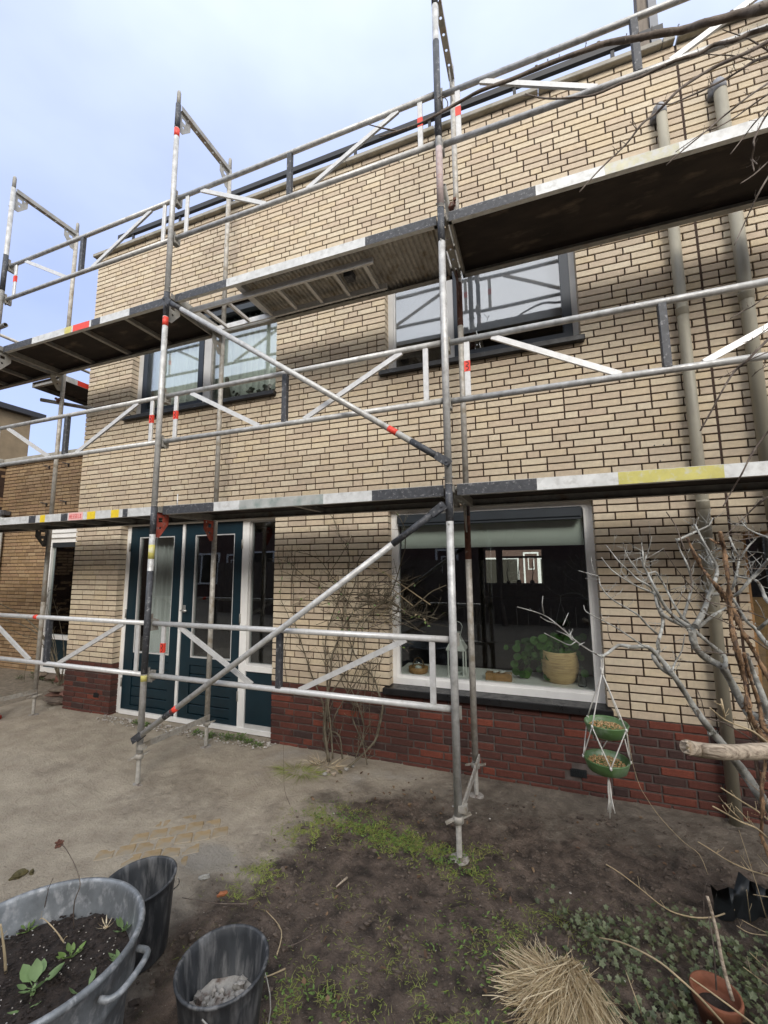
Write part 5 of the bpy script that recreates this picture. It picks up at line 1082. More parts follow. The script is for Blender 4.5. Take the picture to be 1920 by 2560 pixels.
groundtwig('d', [(1180, 840), (1320, 865), (1450, 880), (1600, 880)], 'dark twig lying along the edge of the mud', 'twig_brown', .003, tw=2)
for i, q in enumerate(([(1480, 565, .3), (1545, 660, .3)], [(1590, 560, .3), (1659, 640, .3)], [(1565, 820, .25), (1659, 835, .2), (1800, 850, .0)], [(1455, 1020, .1), (1540, 1070, .08), (1659, 1085, .03)], [(1490, 985, .12), (1590, 1040, .08), (1700, 1090, .0)], [(1540, 1195, .1), (1659, 1310, .02)], [(1500, 1290, .08), (1659, 1410, .0)], [(735, 1310, .12), (790, 1460, .1), (860, 1650, .0)], [(1520, 790, .3), (1545, 1000, .02)], [(1470, 400, .3), (1580, 740, .2), (1650, 980, 0.0)])):
    groundtwig('f', q, 'pale dry stalk in the tangle over the ivy at the lower right edge', 'straw_twig', .0022, tw=1, grp='pale dry stalks over the ivy at the lower right edge')

# ================================================================ bird feeder on cords
fd = thing('bird_feeder', 'hanging bird feeder with two green bowls of seed in knotted white cords', 'bird feeder', (3.33, -1.5, .80))
FO = Vector(fd.location); kn = dep(*px('c', 583, 1042), 1.80)-FO; hk = dep(*px('c', 583, 940), 1.80)-FO
def bowl(c, r, nm, seed):
    b = MB(); b.lathe(c, [(0, -.036), (r*.66, -.038), (r*.86, -.028), (r*.97, 0), (r, .012), (r*1.012, .015), (r*.985, .018), (r*.96, .012), (r*.9, -.008), (0, -.012)], 36); o = b.build('bowl', 'green_bowl', fd)
    s_ = MB(); q = random.Random(seed)
    for i in range(420):
        a = q.uniform(0, 6.283); rr = r*.84*math.sqrt(q.random()); p = Vector((c[0]+rr*math.cos(a), c[1]+rr*math.sin(a), c[2]-.008+.012*(1-rr/r)+q.uniform(0, .004)))
        d = Vector((q.uniform(-1, 1), q.uniform(-1, 1), q.uniform(-.4, .6))).normalized()*.0042; s_.tube([p-d, p, p+d], [.0006, .0017, .0006], 4, cap=False)
    s_.build('seed_fill', 'bird_seed', o, kind='stuff'); return o
c1 = dep(*px('c', 612, 1388), 1.80)-FO; c2 = dep(*px('c', 614, 1620), 1.80)-FO; r1, r2 = .087, .090
bowl(tuple(c1), r1, 1, 1); bowl(tuple(c2), r2, 2, 2)
A1 = [R_(a) for a in (225, 318, 45, 140)]; A2 = [R_(a) for a in (180, 272, 0, 95)]
rim1 = [c1+Vector((r1*1.02*math.cos(a), r1*1.02*math.sin(a), .012)) for a in A1]; rim2 = [c2+Vector((r2*1.02*math.cos(a), r2*1.02*math.sin(a), .012)) for a in A2]
def cord(pts, r=.0026): mb = MB(); P, Rr = smooth_path([Vector(p) for p in pts], [r]*len(pts), 2); mb.tube(P, Rr, 6); mb.build('cord', 'cotton_cord', fd)
def knot(p, s_=.006): mb = MB(); mb.blob(p, s_, s_, s_*1.2, 5, 8, 6, .35, 0, True); mb.build('knot', 'cotton_cord', fd)
for a in rim1: cord([kn, kn*.5+a*.5+Vector((0, 0, .002)), a]); knot(a)
cord([hk+Vector((-.004, 0, .012)), kn]); cord([hk+Vector((.005, 0, .012)), kn+Vector((.003, 0, 0))]); cord([kn, kn+Vector((-.006, 0, .02)), kn+Vector((.008, 0, .035)), kn+Vector((.003, -.003, 0))])
for dz in (0, .008, .014): knot(kn+Vector((0, 0, dz)), .0075)
for i in range(4):
    a = rim1[i]
    for j in (i, (i-1) % 4 if False else (i+1) % 4):
        b = rim2[j]; mid = a*.5+b*.5; cord([a, mid, b], .0024)
for b in rim2:
    knot(b); bb = c2+Vector(((b-c2).x*.62, (b-c2).y*.62, -.034)); cord([b, b*.4+bb*.6+Vector((0, 0, -.002)), bb]); cord([bb, c2+Vector((0, 0, -.042))])
kb = c2+Vector((.0, -.02, -.045)); knot(kb, .008)
for i in range(9):
    cord([kb, kb+Vector((rnd.uniform(-.008, .008), rnd.uniform(-.008, .008), -.07)), kb+Vector((rnd.uniform(-.014, .014), rnd.uniform(-.014, .014), -.13-rnd.uniform(0, .045)))], .0022)

# ================================================================ climbing plant on the wall
VB = (1.41, -.24, 0)
vn = thing('climbing_plant', 'tangled leafless climber on the brick pier between doors and window', 'climbing plant', VB)
def vine(pts, y0, y1, r0, r1, tw=8, tl=.16, m_='vine_stem', lv=0, key='b'):
    P, Rr = [], []
    for i, q in enumerate(pts):
        f = i/(len(pts)-1); y = y0+(y1-y0)*min(1, f*2.5)+.02*math.sin(i*1.7+pts[0][0]); P.append(ony(*px(key, *q), y)); Rr.append((r0+(r1-r0)*f)*1.25)
    P, Rr = smooth_path(P, Rr, 3); P = [p+Vector((mnoise.noise(p*9), 0, mnoise.noise(p*9+Vector((5, 5, 5)))))*.012 for p in P]
    mb = MB(); mb.tube(P, Rr, 7); twiglets(mb, P, Rr, int(tw*1.5), tl, rnd, .0028, .2)
    mb.v = [(p[0]-VB[0], min(p[1], -.008)-VB[1], p[2]) for p in mb.v]; mb.build('stem', m_, vn)
    for _ in range(lv):
        i = rnd.randrange(len(P)//2, len(P)); lf = MB(); lf.leaf((0, 0, 0), (rnd.uniform(-1, 1), rnd.uniform(-1, -.1), rnd.uniform(-1, .6)), (0, -.6, 1), rnd.uniform(.02, .035), rnd.uniform(.012, .02), .3); lf.build('leaf', rnd.choice(['leaf_green', 'leaf_pale', 'straw_blade']), vn, loc=P[i]-Vector(VB))
V = vine
V([(470, 1620), (445, 1400), (455, 1250), (480, 1080), (500, 920), (560, 760), (640, 640), (760, 590), (880, 600), (1000, 650), (1170, 690)], -.26, -.10, .010, .003, 26, .18, lv=8)
V([(480, 1620), (440, 1480), (430, 1250), (360, 1050), (300, 870), (260, 750), (240, 600), (240, 400), (250, 250)], -.25, -.06, .007, .002, 16, .14, lv=4)
V([(500, 1600), (480, 1350), (450, 1000), (455, 800), (520, 600), (560, 500), (490, 420), (400, 300), (240, 250)], -.25, -.07, .006, .0018, 22, .16, lv=5)
V([(590, 1660), (700, 1560), (790, 1440), (820, 1270), (800, 1180), (750, 1050), (680, 980), (620, 880), (600, 700), (570, 560), (600, 400), (600, 250), (540, 150), (490, 20)], -.25, -.08, .008, .0018, 20, .13, lv=5)
V([(560, 1600), (540, 1450), (470, 1400), (480, 1200), (600, 1000), (640, 800), (700, 680), (870, 540), (930, 350), (970, 200), (950, 80), (900, 0)], -.25, -.12, .006, .003, 16, .14, lv=4)
V([(640, 1600), (700, 1400), (640, 1200), (560, 1000), (560, 700), (500, 560), (360, 460), (150, 380)], -.24, -.07, .005, .0016, 26, .16, lv=7)
V([(450, 1560), (520, 1300), (650, 1100), (800, 980), (830, 860)], -.25, -.08, .005, .0016, 8, .12)
V([(880, 640), (980, 640), (1060, 580), (1150, 510), (1235, 478)], -.14, -.22, .005, .003, 3, .05)
V([(640, 640), (520, 480), (470, 410), (600, 200), (620, 150)], -.10, -.09, .004, .0016, 10, .12, lv=2)
V([(460, 470), (300, 400), (220, 330), (150, 305), (80, 303)], -.08, -.14, .0035, .0014, 10, .11, lv=3)
V([(700, 250), (660, 330), (640, 450), (590, 600), (560, 700)], -.10, -.08, .003, .004, 6, .1)
V([(880, 600), (740, 560), (660, 520), (560, 540), (430, 600), (380, 560), (250, 560)], -.12, -.08, .005, .0016, 20, .15, lv=4)
V([(800, 560), (900, 600), (960, 640), (1000, 670), (1080, 690), (1130, 740)], -.14, -.2, .006, .002, 26, .16, lv=6)
V([(640, 560), (760, 520), (850, 560), (920, 620), (880, 660), (760, 650), (600, 680)], -.11, -.13, .005, .003, 26, .15, lv=3)
V([(200, 1100), (180, 900), (220, 700), (160, 560), (170, 420), (140, 300), (150, 230)], -.10, -.10, .0028, .0012, 8, .08, lv=6)
V([(620, 1100), (700, 900), (690, 760), (740, 660), (860, 480), (960, 440)], -.1, -.1, .004, .0016, 12, .12)
V([(720, 1640), (690, 1500), (630, 1340), (640, 1280), (560, 1100), (530, 900)], -.25, -.08, .005, .003, 8, .10)
V([(440, 1620), (380, 1640), (330, 1600)], -.27, -.3, .003, .001, 5, .08)
V([(250, -20), (330, -40), (410, -25), (480, 20), (520, 90), (560, 200)], -.10, -.10, .003, .0016, 6, .1)
for _ in range(34):
    x0 = rnd.uniform(380, 980); y0 = rnd.uniform(430, 800); a = rnd.uniform(-.9, .7); l = rnd.uniform(90, 260); V([(x0, y0), (x0+l*.5*math.cos(a), y0+l*.5*math.sin(a)+rnd.uniform(-25, 25)), (x0+l*math.cos(a), y0+l*math.sin(a))], -rnd.uniform(.06, .2), -rnd.uniform(.05, .2), .0028, .0014, 4, .07, 'twig_brown' if rnd.random() < .4 else 'vine_stem', lv=rnd.choice([0, 1]))
for _ in range(16):
    x0 = rnd.uniform(420, 780); y0 = rnd.uniform(800, 1350); a = rnd.uniform(-1.9, -1.1); l = rnd.uniform(150, 380); V([(x0, y0+200), (x0+l*.5*math.cos(a), y0+200+l*.5*math.sin(a)), (x0+l*math.cos(a)+rnd.uniform(-30, 30), y0+200+l*math.sin(a))], -rnd.uniform(.1, .2), -rnd.uniform(.05, .2), .003, .0016, 4, .07)
mb = MB()     # remains of a crossed wooden lattice
for a, b in (((755, 340), (1130, 600)), ((1025, 460), (640, 720)), ((860, 480), (1020, 610)), ((640, 330), (900, 420)), ((730, 600), (910, 750)), ((900, 560), (720, 780))):
    p = ony(*px('b', *a), -.05); q = ony(*px('b', *b), -.055); mb.beam(p, q, .006, .009, up=(0, 1, 0))
mb.v = [(p[0]-1.6, p[1]+.05, p[2]-1.2) for p in mb.v]; mb.build('lattice', 'straw_twig', loc=(1.6, -.05, 1.2), label='remains of a thin crossed wooden lattice behind the climber', cat='trellis')
# straw tuft and debris at the foot of the climber
def tuft(name, label, cat, c, rx, ry, n, l0, l1, m_, lean=.4, up=1.0, seed=1, wd=.004, bend=.6, z0=0, group=None):
    q = random.Random(seed); mb = MB()
    for _ in range(n):
        a = q.uniform(0, 6.283); r = math.sqrt(q.random()); x = c[0]+rx*r*math.cos(a); y = c[1]+ry*r*math.sin(a); l = q.uniform(l0, l1)
        d = Vector((math.cos(a)*r*lean+q.uniform(-.35, .35), math.sin(a)*r*lean+q.uniform(-.35, .35), up)).normalized(); p = Vector((x, y, z0+gh(x, y)-.004)); vs = []; s_ = d.cross(Vector((q.uniform(-1, 1), q.uniform(-1, 1), .2))).normalized()
        g2 = Vector((d.x, d.y, 0)); g2 = g2.normalized() if g2.length > 0 else Vector((1, 0, 0))
        for k in range(4):
            t = k/3; pp = p+d*l*t+(g2*bend*l*t*t*.6)-Vector((0, 0, bend*l*t*t*.55)); pp.z = max(pp.z, .004+z0); w_ = wd*(1-t*.85)*.5; vs += [pp-s_*w_, pp+s_*w_]
        mb.add(vs, [(0, 1, 3, 2), (2, 3, 5, 4), (4, 5, 7, 6)], 0, True)
    mb.v = [(p[0]-c[0], p[1]-c[1], p[2]-z0) for p in mb.v]
    return mb.build(name, m_, loc=(c[0], c[1], z0), label=label, cat=cat, kind='stuff', group=group)
tuft('dry_grass', 'straw coloured dead grass at the foot of the climber', 'dry grass', (1.28, -.25), .13, .05, 110, .05, .20, 'straw_blade', .8, .8, 3, .004, 1.0)
tuft('dry_grass', 'flattened yellow grass tuft left of the climber root', 'dry grass', (1.12, -.42), .20, .07, 260, .03, .10, 'grass_blade', 1, .5, 4, .004, 1.2)
for i, (u, v) in enumerate(((835, 1935), (822, 1928), (850, 1930), (866, 1922), (812, 1935), (880, 1915))):
    p = onz(u, v, .01); mb = MB(); mb.blob((0, 0, 0), .022, .016, .012, i, 7, 5, .4); mb.build('dry_leaf_lump', rnd.choice(['pale_stone', 'moss', 'driftwood']), loc=(p.x, p.y, .012), label='pale lump of debris at the foot of the climber', cat='debris', group='pale lumps of debris at the foot of the climber')
# ================================================================ zinc tub with soil
TC = (1.42, -2.60)
tb = thing('zinc_tub', 'large oval zinc tub of dark soil and seedlings in the lower left corner', 'planter', (TC[0], TC[1], 0), R_(35))
SX, SY_ = 1.06, .97; H = .45
mb = MB(); pr = [(.0, .004), (.255, .004), (.262, .012), (.275, .10), (.279, .105), (.278, .115), (.283, .20), (.298, .30), (.304, .305), (.302, .318), (.312, H-.02), (.322, H-.012), (.327, H), (.322, H+.010), (.312, H+.010), (.306, H), (.303, H-.02), (.296, .36), (.286, .345), (.288, .335), (.282, .25), (.276, .2), (0, .2)]
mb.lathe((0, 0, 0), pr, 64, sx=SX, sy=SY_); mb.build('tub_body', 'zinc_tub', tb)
def handle(ang):
    c, s_ = math.cos(ang), math.sin(ang); o = Vector((c*.318*SX, s_*.318*SY_, H-.05)); tg = Vector((-s_, c, 0)); ou = Vector((c, s_, 0)); pts = [o-tg*.085-ou*.01, o-tg*.083+ou*.022, o-tg*.06+ou*.045+Vector((0, 0, .006)), o+ou*.052+Vector((0, 0, .008)), o+tg*.06+ou*.045+Vector((0, 0, .006)), o+tg*.083+ou*.022, o+tg*.085-ou*.01]
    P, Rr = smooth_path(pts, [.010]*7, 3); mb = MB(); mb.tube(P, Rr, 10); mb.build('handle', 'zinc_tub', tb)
hp = Vector(onz(310, 2430, .41)[:2]) - Vector(TC); ha = math.atan2(hp.y, hp.x)-R_(35)
handle(ha); handle(ha+math.pi)
mb = MB(); n = 56; z0 = .345
for j in range(n+1):
    for i in range(n+1):
        x = -1+2*i/n; y = -1+2*j/n; r = math.hypot(x, y); k = max(abs(x), abs(y))/r if r > 0 else 1; x *= k*.288*SX; y *= k*.288*SY_
        mb.v.append((x, y, z0+.012*mnoise.noise((x*12, y*12, 3))+.012*mnoise.noise((x*35, y*35, 8))+.006*mnoise.noise((x*90, y*90, 8))))
for j in range(n):
    for i in range(n): mb.f.append((j*(n+1)+i, j*(n+1)+i+1, (j+1)*(n+1)+i+1, (j+1)*(n+1)+i)); mb.m.append(0); mb.sm.append(True)
mb.build('soil', 'potting_soil', tb)
q = random.Random(9); mb = MB()
for i in range(900):
    a = q.uniform(0, 6.28); r = .28*math.sqrt(q.random()); s_ = q.uniform(.0015, .006); mb.blob((r*math.cos(a)*SX, r*math.sin(a)*SY_, z0+.012), s_*1.3, s_, s_*.7, i, 5, 3, .3)
mb.build('soil_crumbs', 'potting_soil', tb, kind='stuff')
mb = MB()
for i in range(90):
    a = q.uniform(0, 6.28); r = .28*math.sqrt(q.random()); mb.blob((r*math.cos(a)*SX, r*math.sin(a)*SY_, z0+.015), .0026, .0022, .0018, i, 5, 3, .3)
mb.build('pale_grit', 'gravel_mix', tb, kind='stuff')
def seedling(u, v, n, ln, wd, label, m_='leaf_green', up=.6, stalk=.02, sd=1):
    p = onz(u, v, .36); q = random.Random(sd); t = thing('seedling', label, 'plant', (p.x, p.y, .345))
    for i in range(n):
        a = 2*math.pi*i/n+q.uniform(-.4, .4); d = Vector((math.cos(a), math.sin(a), up*q.uniform(.5, 1.4))).normalized(); l = ln*q.uniform(.6, 1.1); mb = MB()
        b = d*stalk*q.uniform(.5, 1.4)+Vector((0, 0, .004)); mb.tube([(0, 0, 0), b], .0014, 5); mb.leaf(b, d, (0, 0, 1), l, wd*l/ln, -.25, 0, 4); mb.build('leaf', m_, t)
P5 = lambda x, y: px('p', x, y)
seedling(*P5(300, 1040), 9, .055, .036, 'largest pale leafed seedling at the front of the zinc tub', 'leaf_pale', .5, .03, 1)
seedling(*P5(250, 1200), 3, .04, .014, 'small trailing sprig in front of the big pale leaf in the tub', 'leaf_pale', .2, .03, 2)
seedling(*P5(615, 770), 9, .032, .018, 'bright green seedling in the middle of the tub', 'leaf_green', .5, .015, 3)
seedling(*P5(1070, 545), 9, .038, .016, 'light green seedling by the far right rim of the tub', 'leaf_pale', .8, .012, 4)
seedling(*P5(1040, 795), 12, .03, .013, 'grey green rosette against the right rim of the tub', 'leaf_pale', .4, .012, 5)
seedling(*P5(720, 1100), 3, .045, .022, 'two round pale leaves near the front rim of the tub', 'leaf_pale', .7, .02, 6)
seedling(*P5(850, 990), 2, .045, .014, 'single long leaf near the tub handle', 'leaf_pale', .7, .02, 7)
seedling(*P5(240, 550), 7, .03, .012, 'dull green sprout at the back left of the tub', 'leaf_green', .4, .012, 8)
seedling(*P5(920, 520), 8, .035, .005, 'withered brown sprout beside the light green seedling', 'straw_blade', .6, .01, 9)
def stem3(base, pts, lab, m_, r, head=False):
    P, Rr = smooth_path([Vector(p) for p in pts], [r*(1-.5*i/(len(pts)-1)) for i in range(len(pts))], 3); mb = MB(); mb.tube(P, Rr, 6); twiglets(mb, P, Rr, 3, .02, rnd, .001)
    o = mb.build('withered_plant', m_, label=lab, cat='withered plant')
    if head:
        h = MB()
        for i in range(26): h.blob(P[-1]+Vector((rnd.uniform(-.010, .010), rnd.uniform(-.008, .008), rnd.uniform(-.018, .008)))-Vector((.004*i/26, 0, 0)), .005, .005, .004, i, 5, 3, .3)
        h.build('seed_head', 'rust', o)
def up3(u, v, k): return dep(u, v, k)
b0 = onz(*P5(640, 560), .35); kd = (b0-CAMP).dot(FW)
stem3(b0, [b0, up3(*P5(635, 430), kd), up3(*P5(648, 310), kd), up3(*P5(690, 200), kd+.01), up3(*px('d', 515, 720), kd+.02), up3(*px('d', 490, 640), kd+.03), up3(*px('d', 455, 570), kd+.04), up3(*px('d', 420, 515), kd+.05), up3(*px('d', 385, 485), kd+.05)], 'tall thin dry stem with dark seed head rising from the tub', 'twig_brown', .0022, True)
b0 = onz(*P5(388, 470), .35); kd = (b0-CAMP).dot(FW)
stem3(b0, [b0, up3(*P5(385, 380), kd), up3(*P5(410, 260), kd), up3(*P5(425, 200), kd), up3(*P5(460, 120), kd)], 'short dry stem at the back of the tub', 'twig_brown', .002)
b0 = onz(*P5(560, 690), .35); kd = (b0-CAMP).dot(FW)
stem3(b0, [b0, up3(*P5(500, 600), kd), up3(*P5(430, 520), kd+.01), up3(*P5(370, 470), kd+.02), up3(*P5(340, 480), kd+.02)], 'bent dry grey stem leaning left in the tub', 'straw_twig', .0024)
b0 = onz(*P5(50, 940), .35); kd = (b0-CAMP).dot(FW)
stem3(b0, [b0, up3(*P5(40, 780), kd), up3(*P5(20, 620), kd), up3(*P5(5, 520), kd)], 'thick brown cane at the left side of the tub', 'straw_twig', .005)

# ================================================================ black mortar buckets
def bucket(c, label, ang, fill, h=.30, rt=.153, rb=.112, tilt=(0, 0)):
    t = thing('rubber_bucket', label, 'bucket', (c[0], c[1], gh(*c)+.002), ang, 'black mortar buckets'); t.rotation_euler = (tilt[0], tilt[1], ang)
    mb = MB(); mb.lathe((0, 0, 0), [(0, 0), (rb, 0), (rb+.006, .006), (rt-.006, h-.05), (rt-.004, h-.045), (rt-.002, h-.008), (rt+.006, h-.004), (rt+.007, h+.003), (rt, h+.006), (rt-.006, h), (rt-.010, h-.03), (rb+.005, .02), (0, .02)], 48); mb.build('bucket_body', 'rubber_bucket', t)
    mb = MB(); zf = .15 if fill > 1 else .09; rr = rb+(rt-rb)*zf/h-.006
    n = 20
    vs = [(0, 0, zf)]; 
    for j in range(1, 7):
        for k in range(n): a = 2*math.pi*k/n; r = rr*j/6; vs.append((r*math.cos(a), r*math.sin(a), zf+.010*mnoise.noise((r*math.cos(a)*20, r*math.sin(a)*20, fill))*(1.6 if fill > 1 else .3)))
    fs = [(0, 1+k, 1+(k+1) % n) for k in range(n)]
    for j in range(5):
        for k in range(n): fs.append((1+j*n+k, 1+(j+1)*n+k, 1+(j+1)*n+(k+1) % n, 1+j*n+(k+1) % n))
    mb.add(vs, fs, 0, True); mb.build('residue' if fill > 1 else 'water', 'mortar_residue' if fill > 1 else 'murky_water', t)
    if fill > 1:
        mb = MB()
        for i in range(60): a = rnd.uniform(-3.1, 3.1); r = rr*rnd.uniform(.1, .9); mb.blob((r*math.cos(a), r*math.sin(a), zf+.008), rnd.uniform(.008, .024), rnd.uniform(.008, .02), rnd.uniform(.006, .016), i, 6, 4, .5)
        mb.build('mortar_lumps', 'mortar_residue', t, kind='stuff')
    hnd = MB(); pts = [((rt+.016)*math.cos(a), (rt+.016)*math.sin(a), h-.02-.20*math.sin((a+.2)/(math.pi)*math.pi*.99) if False else h-.015-(.17*math.sin(max(0, min(math.pi, a))))) for a in [math.pi*i/14 for i in range(15)]]
    pts = [tuple(p) for p in pts]
    hnd.tube(pts, .0025, 6); hnd.build('wire_handle', 'dull_steel', t)
bucket((1.315, -2.07), 'black bucket with a little water behind the zinc tub', R_(30), 1, tilt=(0, R_(-3)))
bucket((1.955, -2.275), 'black bucket crusted with mortar at the bottom centre left', R_(-70), 2)

# ================================================================ clay pot with stake
t = thing('clay_pot', 'small terracotta pot half sunk in ivy at the lower right', 'flower pot', (3.64, -1.53, -.06))
mb = MB(); mb.lathe((0, 0, 0), [(0, 0), (.05, 0), (.068, .11), (.078, .115), (.083, .15), (.081, .157), (.074, .156), (.071, .12), (.064, .09), (0, .088)], 36); mb.build('pot', 'terracotta', t)
mb = MB(); mb.lathe((0, 0, .095), [(0, .003), (.03, .006), (.062, 0)], 24); mb.build('soil', 'potting_soil', t)
s0 = onz(*px('f', 1430, 1505), .10); s1 = dep(*px('f', 1265, 830), (s0-CAMP).dot(FW)+.12)
mb = MB(); P, Rr = smooth_path([s0, s0*.66+s1*.34+Vector((-.004, 0, 0)), s0*.33+s1*.67+Vector((.003, 0, 0)), s1], [.0068, .0066, .006, .0055], 3); mb.tube(P, Rr, 8); mb.build('cane', 'driftwood', label='pale wooden cane stuck in the clay pot', cat='cane')
s0 = onz(*px('f', 1325, 1440), .10); s1 = dep(*px('f', 1310, 1180), (s0-CAMP).dot(FW)+.05); s2 = dep(*px('f', 1275, 960), (s0-CAMP).dot(FW)+.1)
mb = MB(); mb.tube([s0, s1, s2], [.003, .0028, .002], 6); mb.build('cane', 'twig_brown', label='thin dark stick in the clay pot left of the pale cane', cat='cane')
# torn black plastic
mb = MB(); pts = [(1310, 780), (1340, 800), (1430, 800), (1450, 790), (1505, 705), (1560, 740), (1600, 770), (1659, 790), (1750, 800)]; n = len(pts)
base = [onz(*px('f', p[0], 960+(i % 3)*10), .0) for i, p in enumerate(pts)]
tops = [b+Vector((0, .01*(i % 2), max(.03, dep(*px('f', *p), (b-CAMP).dot(FW)).z)))*1 for i, (p, b) in enumerate(zip(pts, base))]
for i in range(n):
    b = base[i]; tt = Vector((b.x, b.y+.012*(-1)**i, max(.03, dep(*px('f', *pts[i]), (b-CAMP).dot(FW)).z))); mb.v += [tuple(b+Vector((0, 0, -.01))), tuple((b+tt)/2+Vector((0, -.025*(-1)**i, 0))), tuple(tt), tuple((b+tt)/2+Vector((0, -.025*(-1)**i+.004, 0))), tuple(b+Vector((0, .004, -.01)))]
for i in range(n-1):
    for k in range(4): mb.f.append((5*i+k, 5*i+5+k, 5*i+6+k, 5*i+1+k)); mb.m.append(0); mb.sm.append(True)
mb.build('torn_plastic', 'black_plastic', label='torn black plastic edging standing in the mud at the right edge', cat='plastic edging')

# ================================================================ bits on the ground
def rock(u, v, rx, ry, rz, m_, label, cat='stone', sd=1, grp=None, ang=None):
    p = onz(u, v, .01); mb = MB(); mb.blob((0, 0, rz*.6), rx, ry, rz, sd, 9, 6, .45); o = mb.build('stone', m_, loc=(p.x, p.y, gh(p.x, p.y)), label=label, cat=cat, group=grp); o.rotation_euler = (0, 0, ang if ang is not None else sd*1.3); return o
rock(510, 2190, .030, .014, .012, 'pale_stone', 'grey oblong stone on the sand above the orange shard', sd=3, ang=R_(35))
rock(556, 2226, .028, .014, .010, 'terracotta_shard', 'orange brown brick shard lying on the mud edge', 'shard', 5, ang=R_(50))
rock(48, 2183, .040, .032, .015, 'moss', 'brown moss clod on the sand at the left edge', 'clod', 6); rock(80, 2175, .02, .012, .01, 'moss', 'smaller moss clod right of the brown one', 'clod', 7)
for i in range(20):
    x = rnd.uniform(1.55, 3.4); y = rnd.uniform(-2.1, -.3); s_ = rnd.uniform(.003, .006); mb = MB(); mb.blob((0, 0, 0), s_*1.3, s_, s_*.8, i, 6, 4, .3); mb.build('pebble', 'gravel_mix', loc=(x, y, gh(x, y)+s_*.4), label='tiny pale pebble strewn over the mud', cat='pebble', group='tiny pale pebbles strewn over the mud')
mb = MB(); q = random.Random(3)
for i in range(520): x = q.uniform(-1.72, .62); y = -.02-q.random()**1.6*.16; s_ = q.uniform(.004, .011); mb.blob((x, y, .004), s_*1.3, s_, s_*.7, i, 5, 4, .3)
mb.build('gravel_strip', 'gravel_mix', label='strip of shell gravel along the foot of the doors', cat='gravel', kind='stuff')
def weed(x, y, n, s_, label, grp, m_='leaf_green'):
    t = MB(); q = random.Random(int(x*1000))
    for i in range(n):
        a = q.uniform(0, 6.28); r = q.uniform(0, s_); b = Vector((r*math.cos(a), r*.6*math.sin(a), q.uniform(.0, s_*.6))); d = Vector((math.cos(a), math.sin(a), q.uniform(.1, 1.2))); t.leaf(b, d, (0, 0, 1), q.uniform(.016, .035), q.uniform(.010, .02), .2)
        if i % 4 == 0: t.tube([(0, 0, 0), b], .001, 4)
    t.build('weed', m_, loc=(x, y, gh(x, y)), label=label, cat='weed', group=grp)
for i, (x, y, n, s_) in enumerate(((-1.12, -.08, 60, .07), (-.98, -.10, 40, .06), (-.30, -.08, 40, .06), (-.10, -.10, 60, .07), (.10, -.09, 70, .08), (.24, -.07, 80, .09), (.36, -.1, 40, .06), (.48, -.12, 30, .05))):
    weed(x, y, n, s_, 'green weed growing from the gravel at the foot of the doors', 'green weeds growing from the gravel at the foot of the doors')
# stone heap at the house corner
st = 0; q = random.Random(21)
for (x, y, z, a, b, c, ang) in [(-2.75, .10, .04, .17, .11, .03, .2), (-2.95, .25, .05, .16, .12, .03, .6), (-2.68, .16, .10, .15, .09, .028, -.3), (-2.86, .22, .13, .16, .10, .028, .4), (-2.66, .28, .18, .14, .10, .026, .1), (-2.82, .32, .21, .15, .09, .026, -.2), (-2.72, .38, .27, .14, .10, .028, .5), (-2.9, .42, .16, .12, .10, .04, .9), (-2.78, .48, .33, .15, .12, .03, .0), (-2.66, .06, .035, .10, .07, .03, .7), (-3.08, .5, .06, .14, .12, .04, 0), (-3.25, .62, .05, .16, .10, .04, .4), (-3.45, .70, .04, .15, .10, .05, .9), (-3.02, .62, .2, .14, .12, .03, .2), (-2.62, .44, .10, .10, .08, .05, 0), (-3.7, .75, .04, .13, .10, .05, .1), (-3.95, .8, .04, .14, .1, .05, .5), (-4.3, .82, .04, .13, .1, .05, .2)]:
    mb = MB(); mb.blob((0, 0, 0), a, b, c, st, 7, 4, .35); o = mb.build('stone_slab', 'stone', loc=(x, y, z), label='flat brown stone in the heap at the left house corner', cat='stone', group='flat stones heaped at the left house corner'); o.rotation_euler = (q.uniform(-.12, .12), q.uniform(-.12, .12), ang); st += 1
for i in range(14):
    x = -2.9-.13*i+q.uniform(-.05, .05); y = .72+q.uniform(-.1, .15); weed(x, y, 34, .08, 'low evergreen tuft along the foot of the golden brick wall', 'low evergreen tufts along the foot of the golden brick wall', 'ivy_leaf')
# leaning shrub in front of the extension
LB = (-3.1, .55, .1)
ls = thing('bare_shrub', 'thorny arching shrub in front of the golden brick extension', 'shrub', LB)
for i, (pts, r) in enumerate((([(145, 1690), (120, 1610), (80, 1560), (40, 1530), (0, 1510), (-60, 1480)], .014), ([(150, 1720), (140, 1640), (100, 1590), (50, 1560), (0, 1548), (-60, 1540)], .012), ([(148, 1700), (125, 1640), (95, 1600), (60, 1590), (20, 1575), (-40, 1590)], .009), ([(150, 1710), (132, 1600), (115, 1540), (120, 1480), (140, 1476)], .006), ([(150, 1715), (140, 1620), (128, 1560), (112, 1500), (95, 1490)], .005), ([(152, 1720), (165, 1660), (150, 1560), (130, 1490)], .004), ([(150, 1700), (110, 1620), (70, 1610), (20, 1640)], .005), ([(60, 1720), (62, 1680), (72, 1650), (95, 1630)], .006), ([(150, 1730), (155, 1690), (160, 1650), (158, 1600)], .012))):
    P = [ony(u, v, .55+.02*k+.05*math.sin(i)) for k, (u, v) in enumerate(pts)]; P, Rr = smooth_path(P, [r*(1-.7*k/(len(P)-1)) for k in range(len(P))], 3); mb = MB(); mb.tube(P, Rr, 7); twiglets(mb, P, Rr, 16, .10, rnd, .002)
    mb.v = [(p[0]-LB[0], p[1]-LB[1], p[2]-LB[2]) for p in mb.v]; mb.build('branch', 'vine_stem', ls)
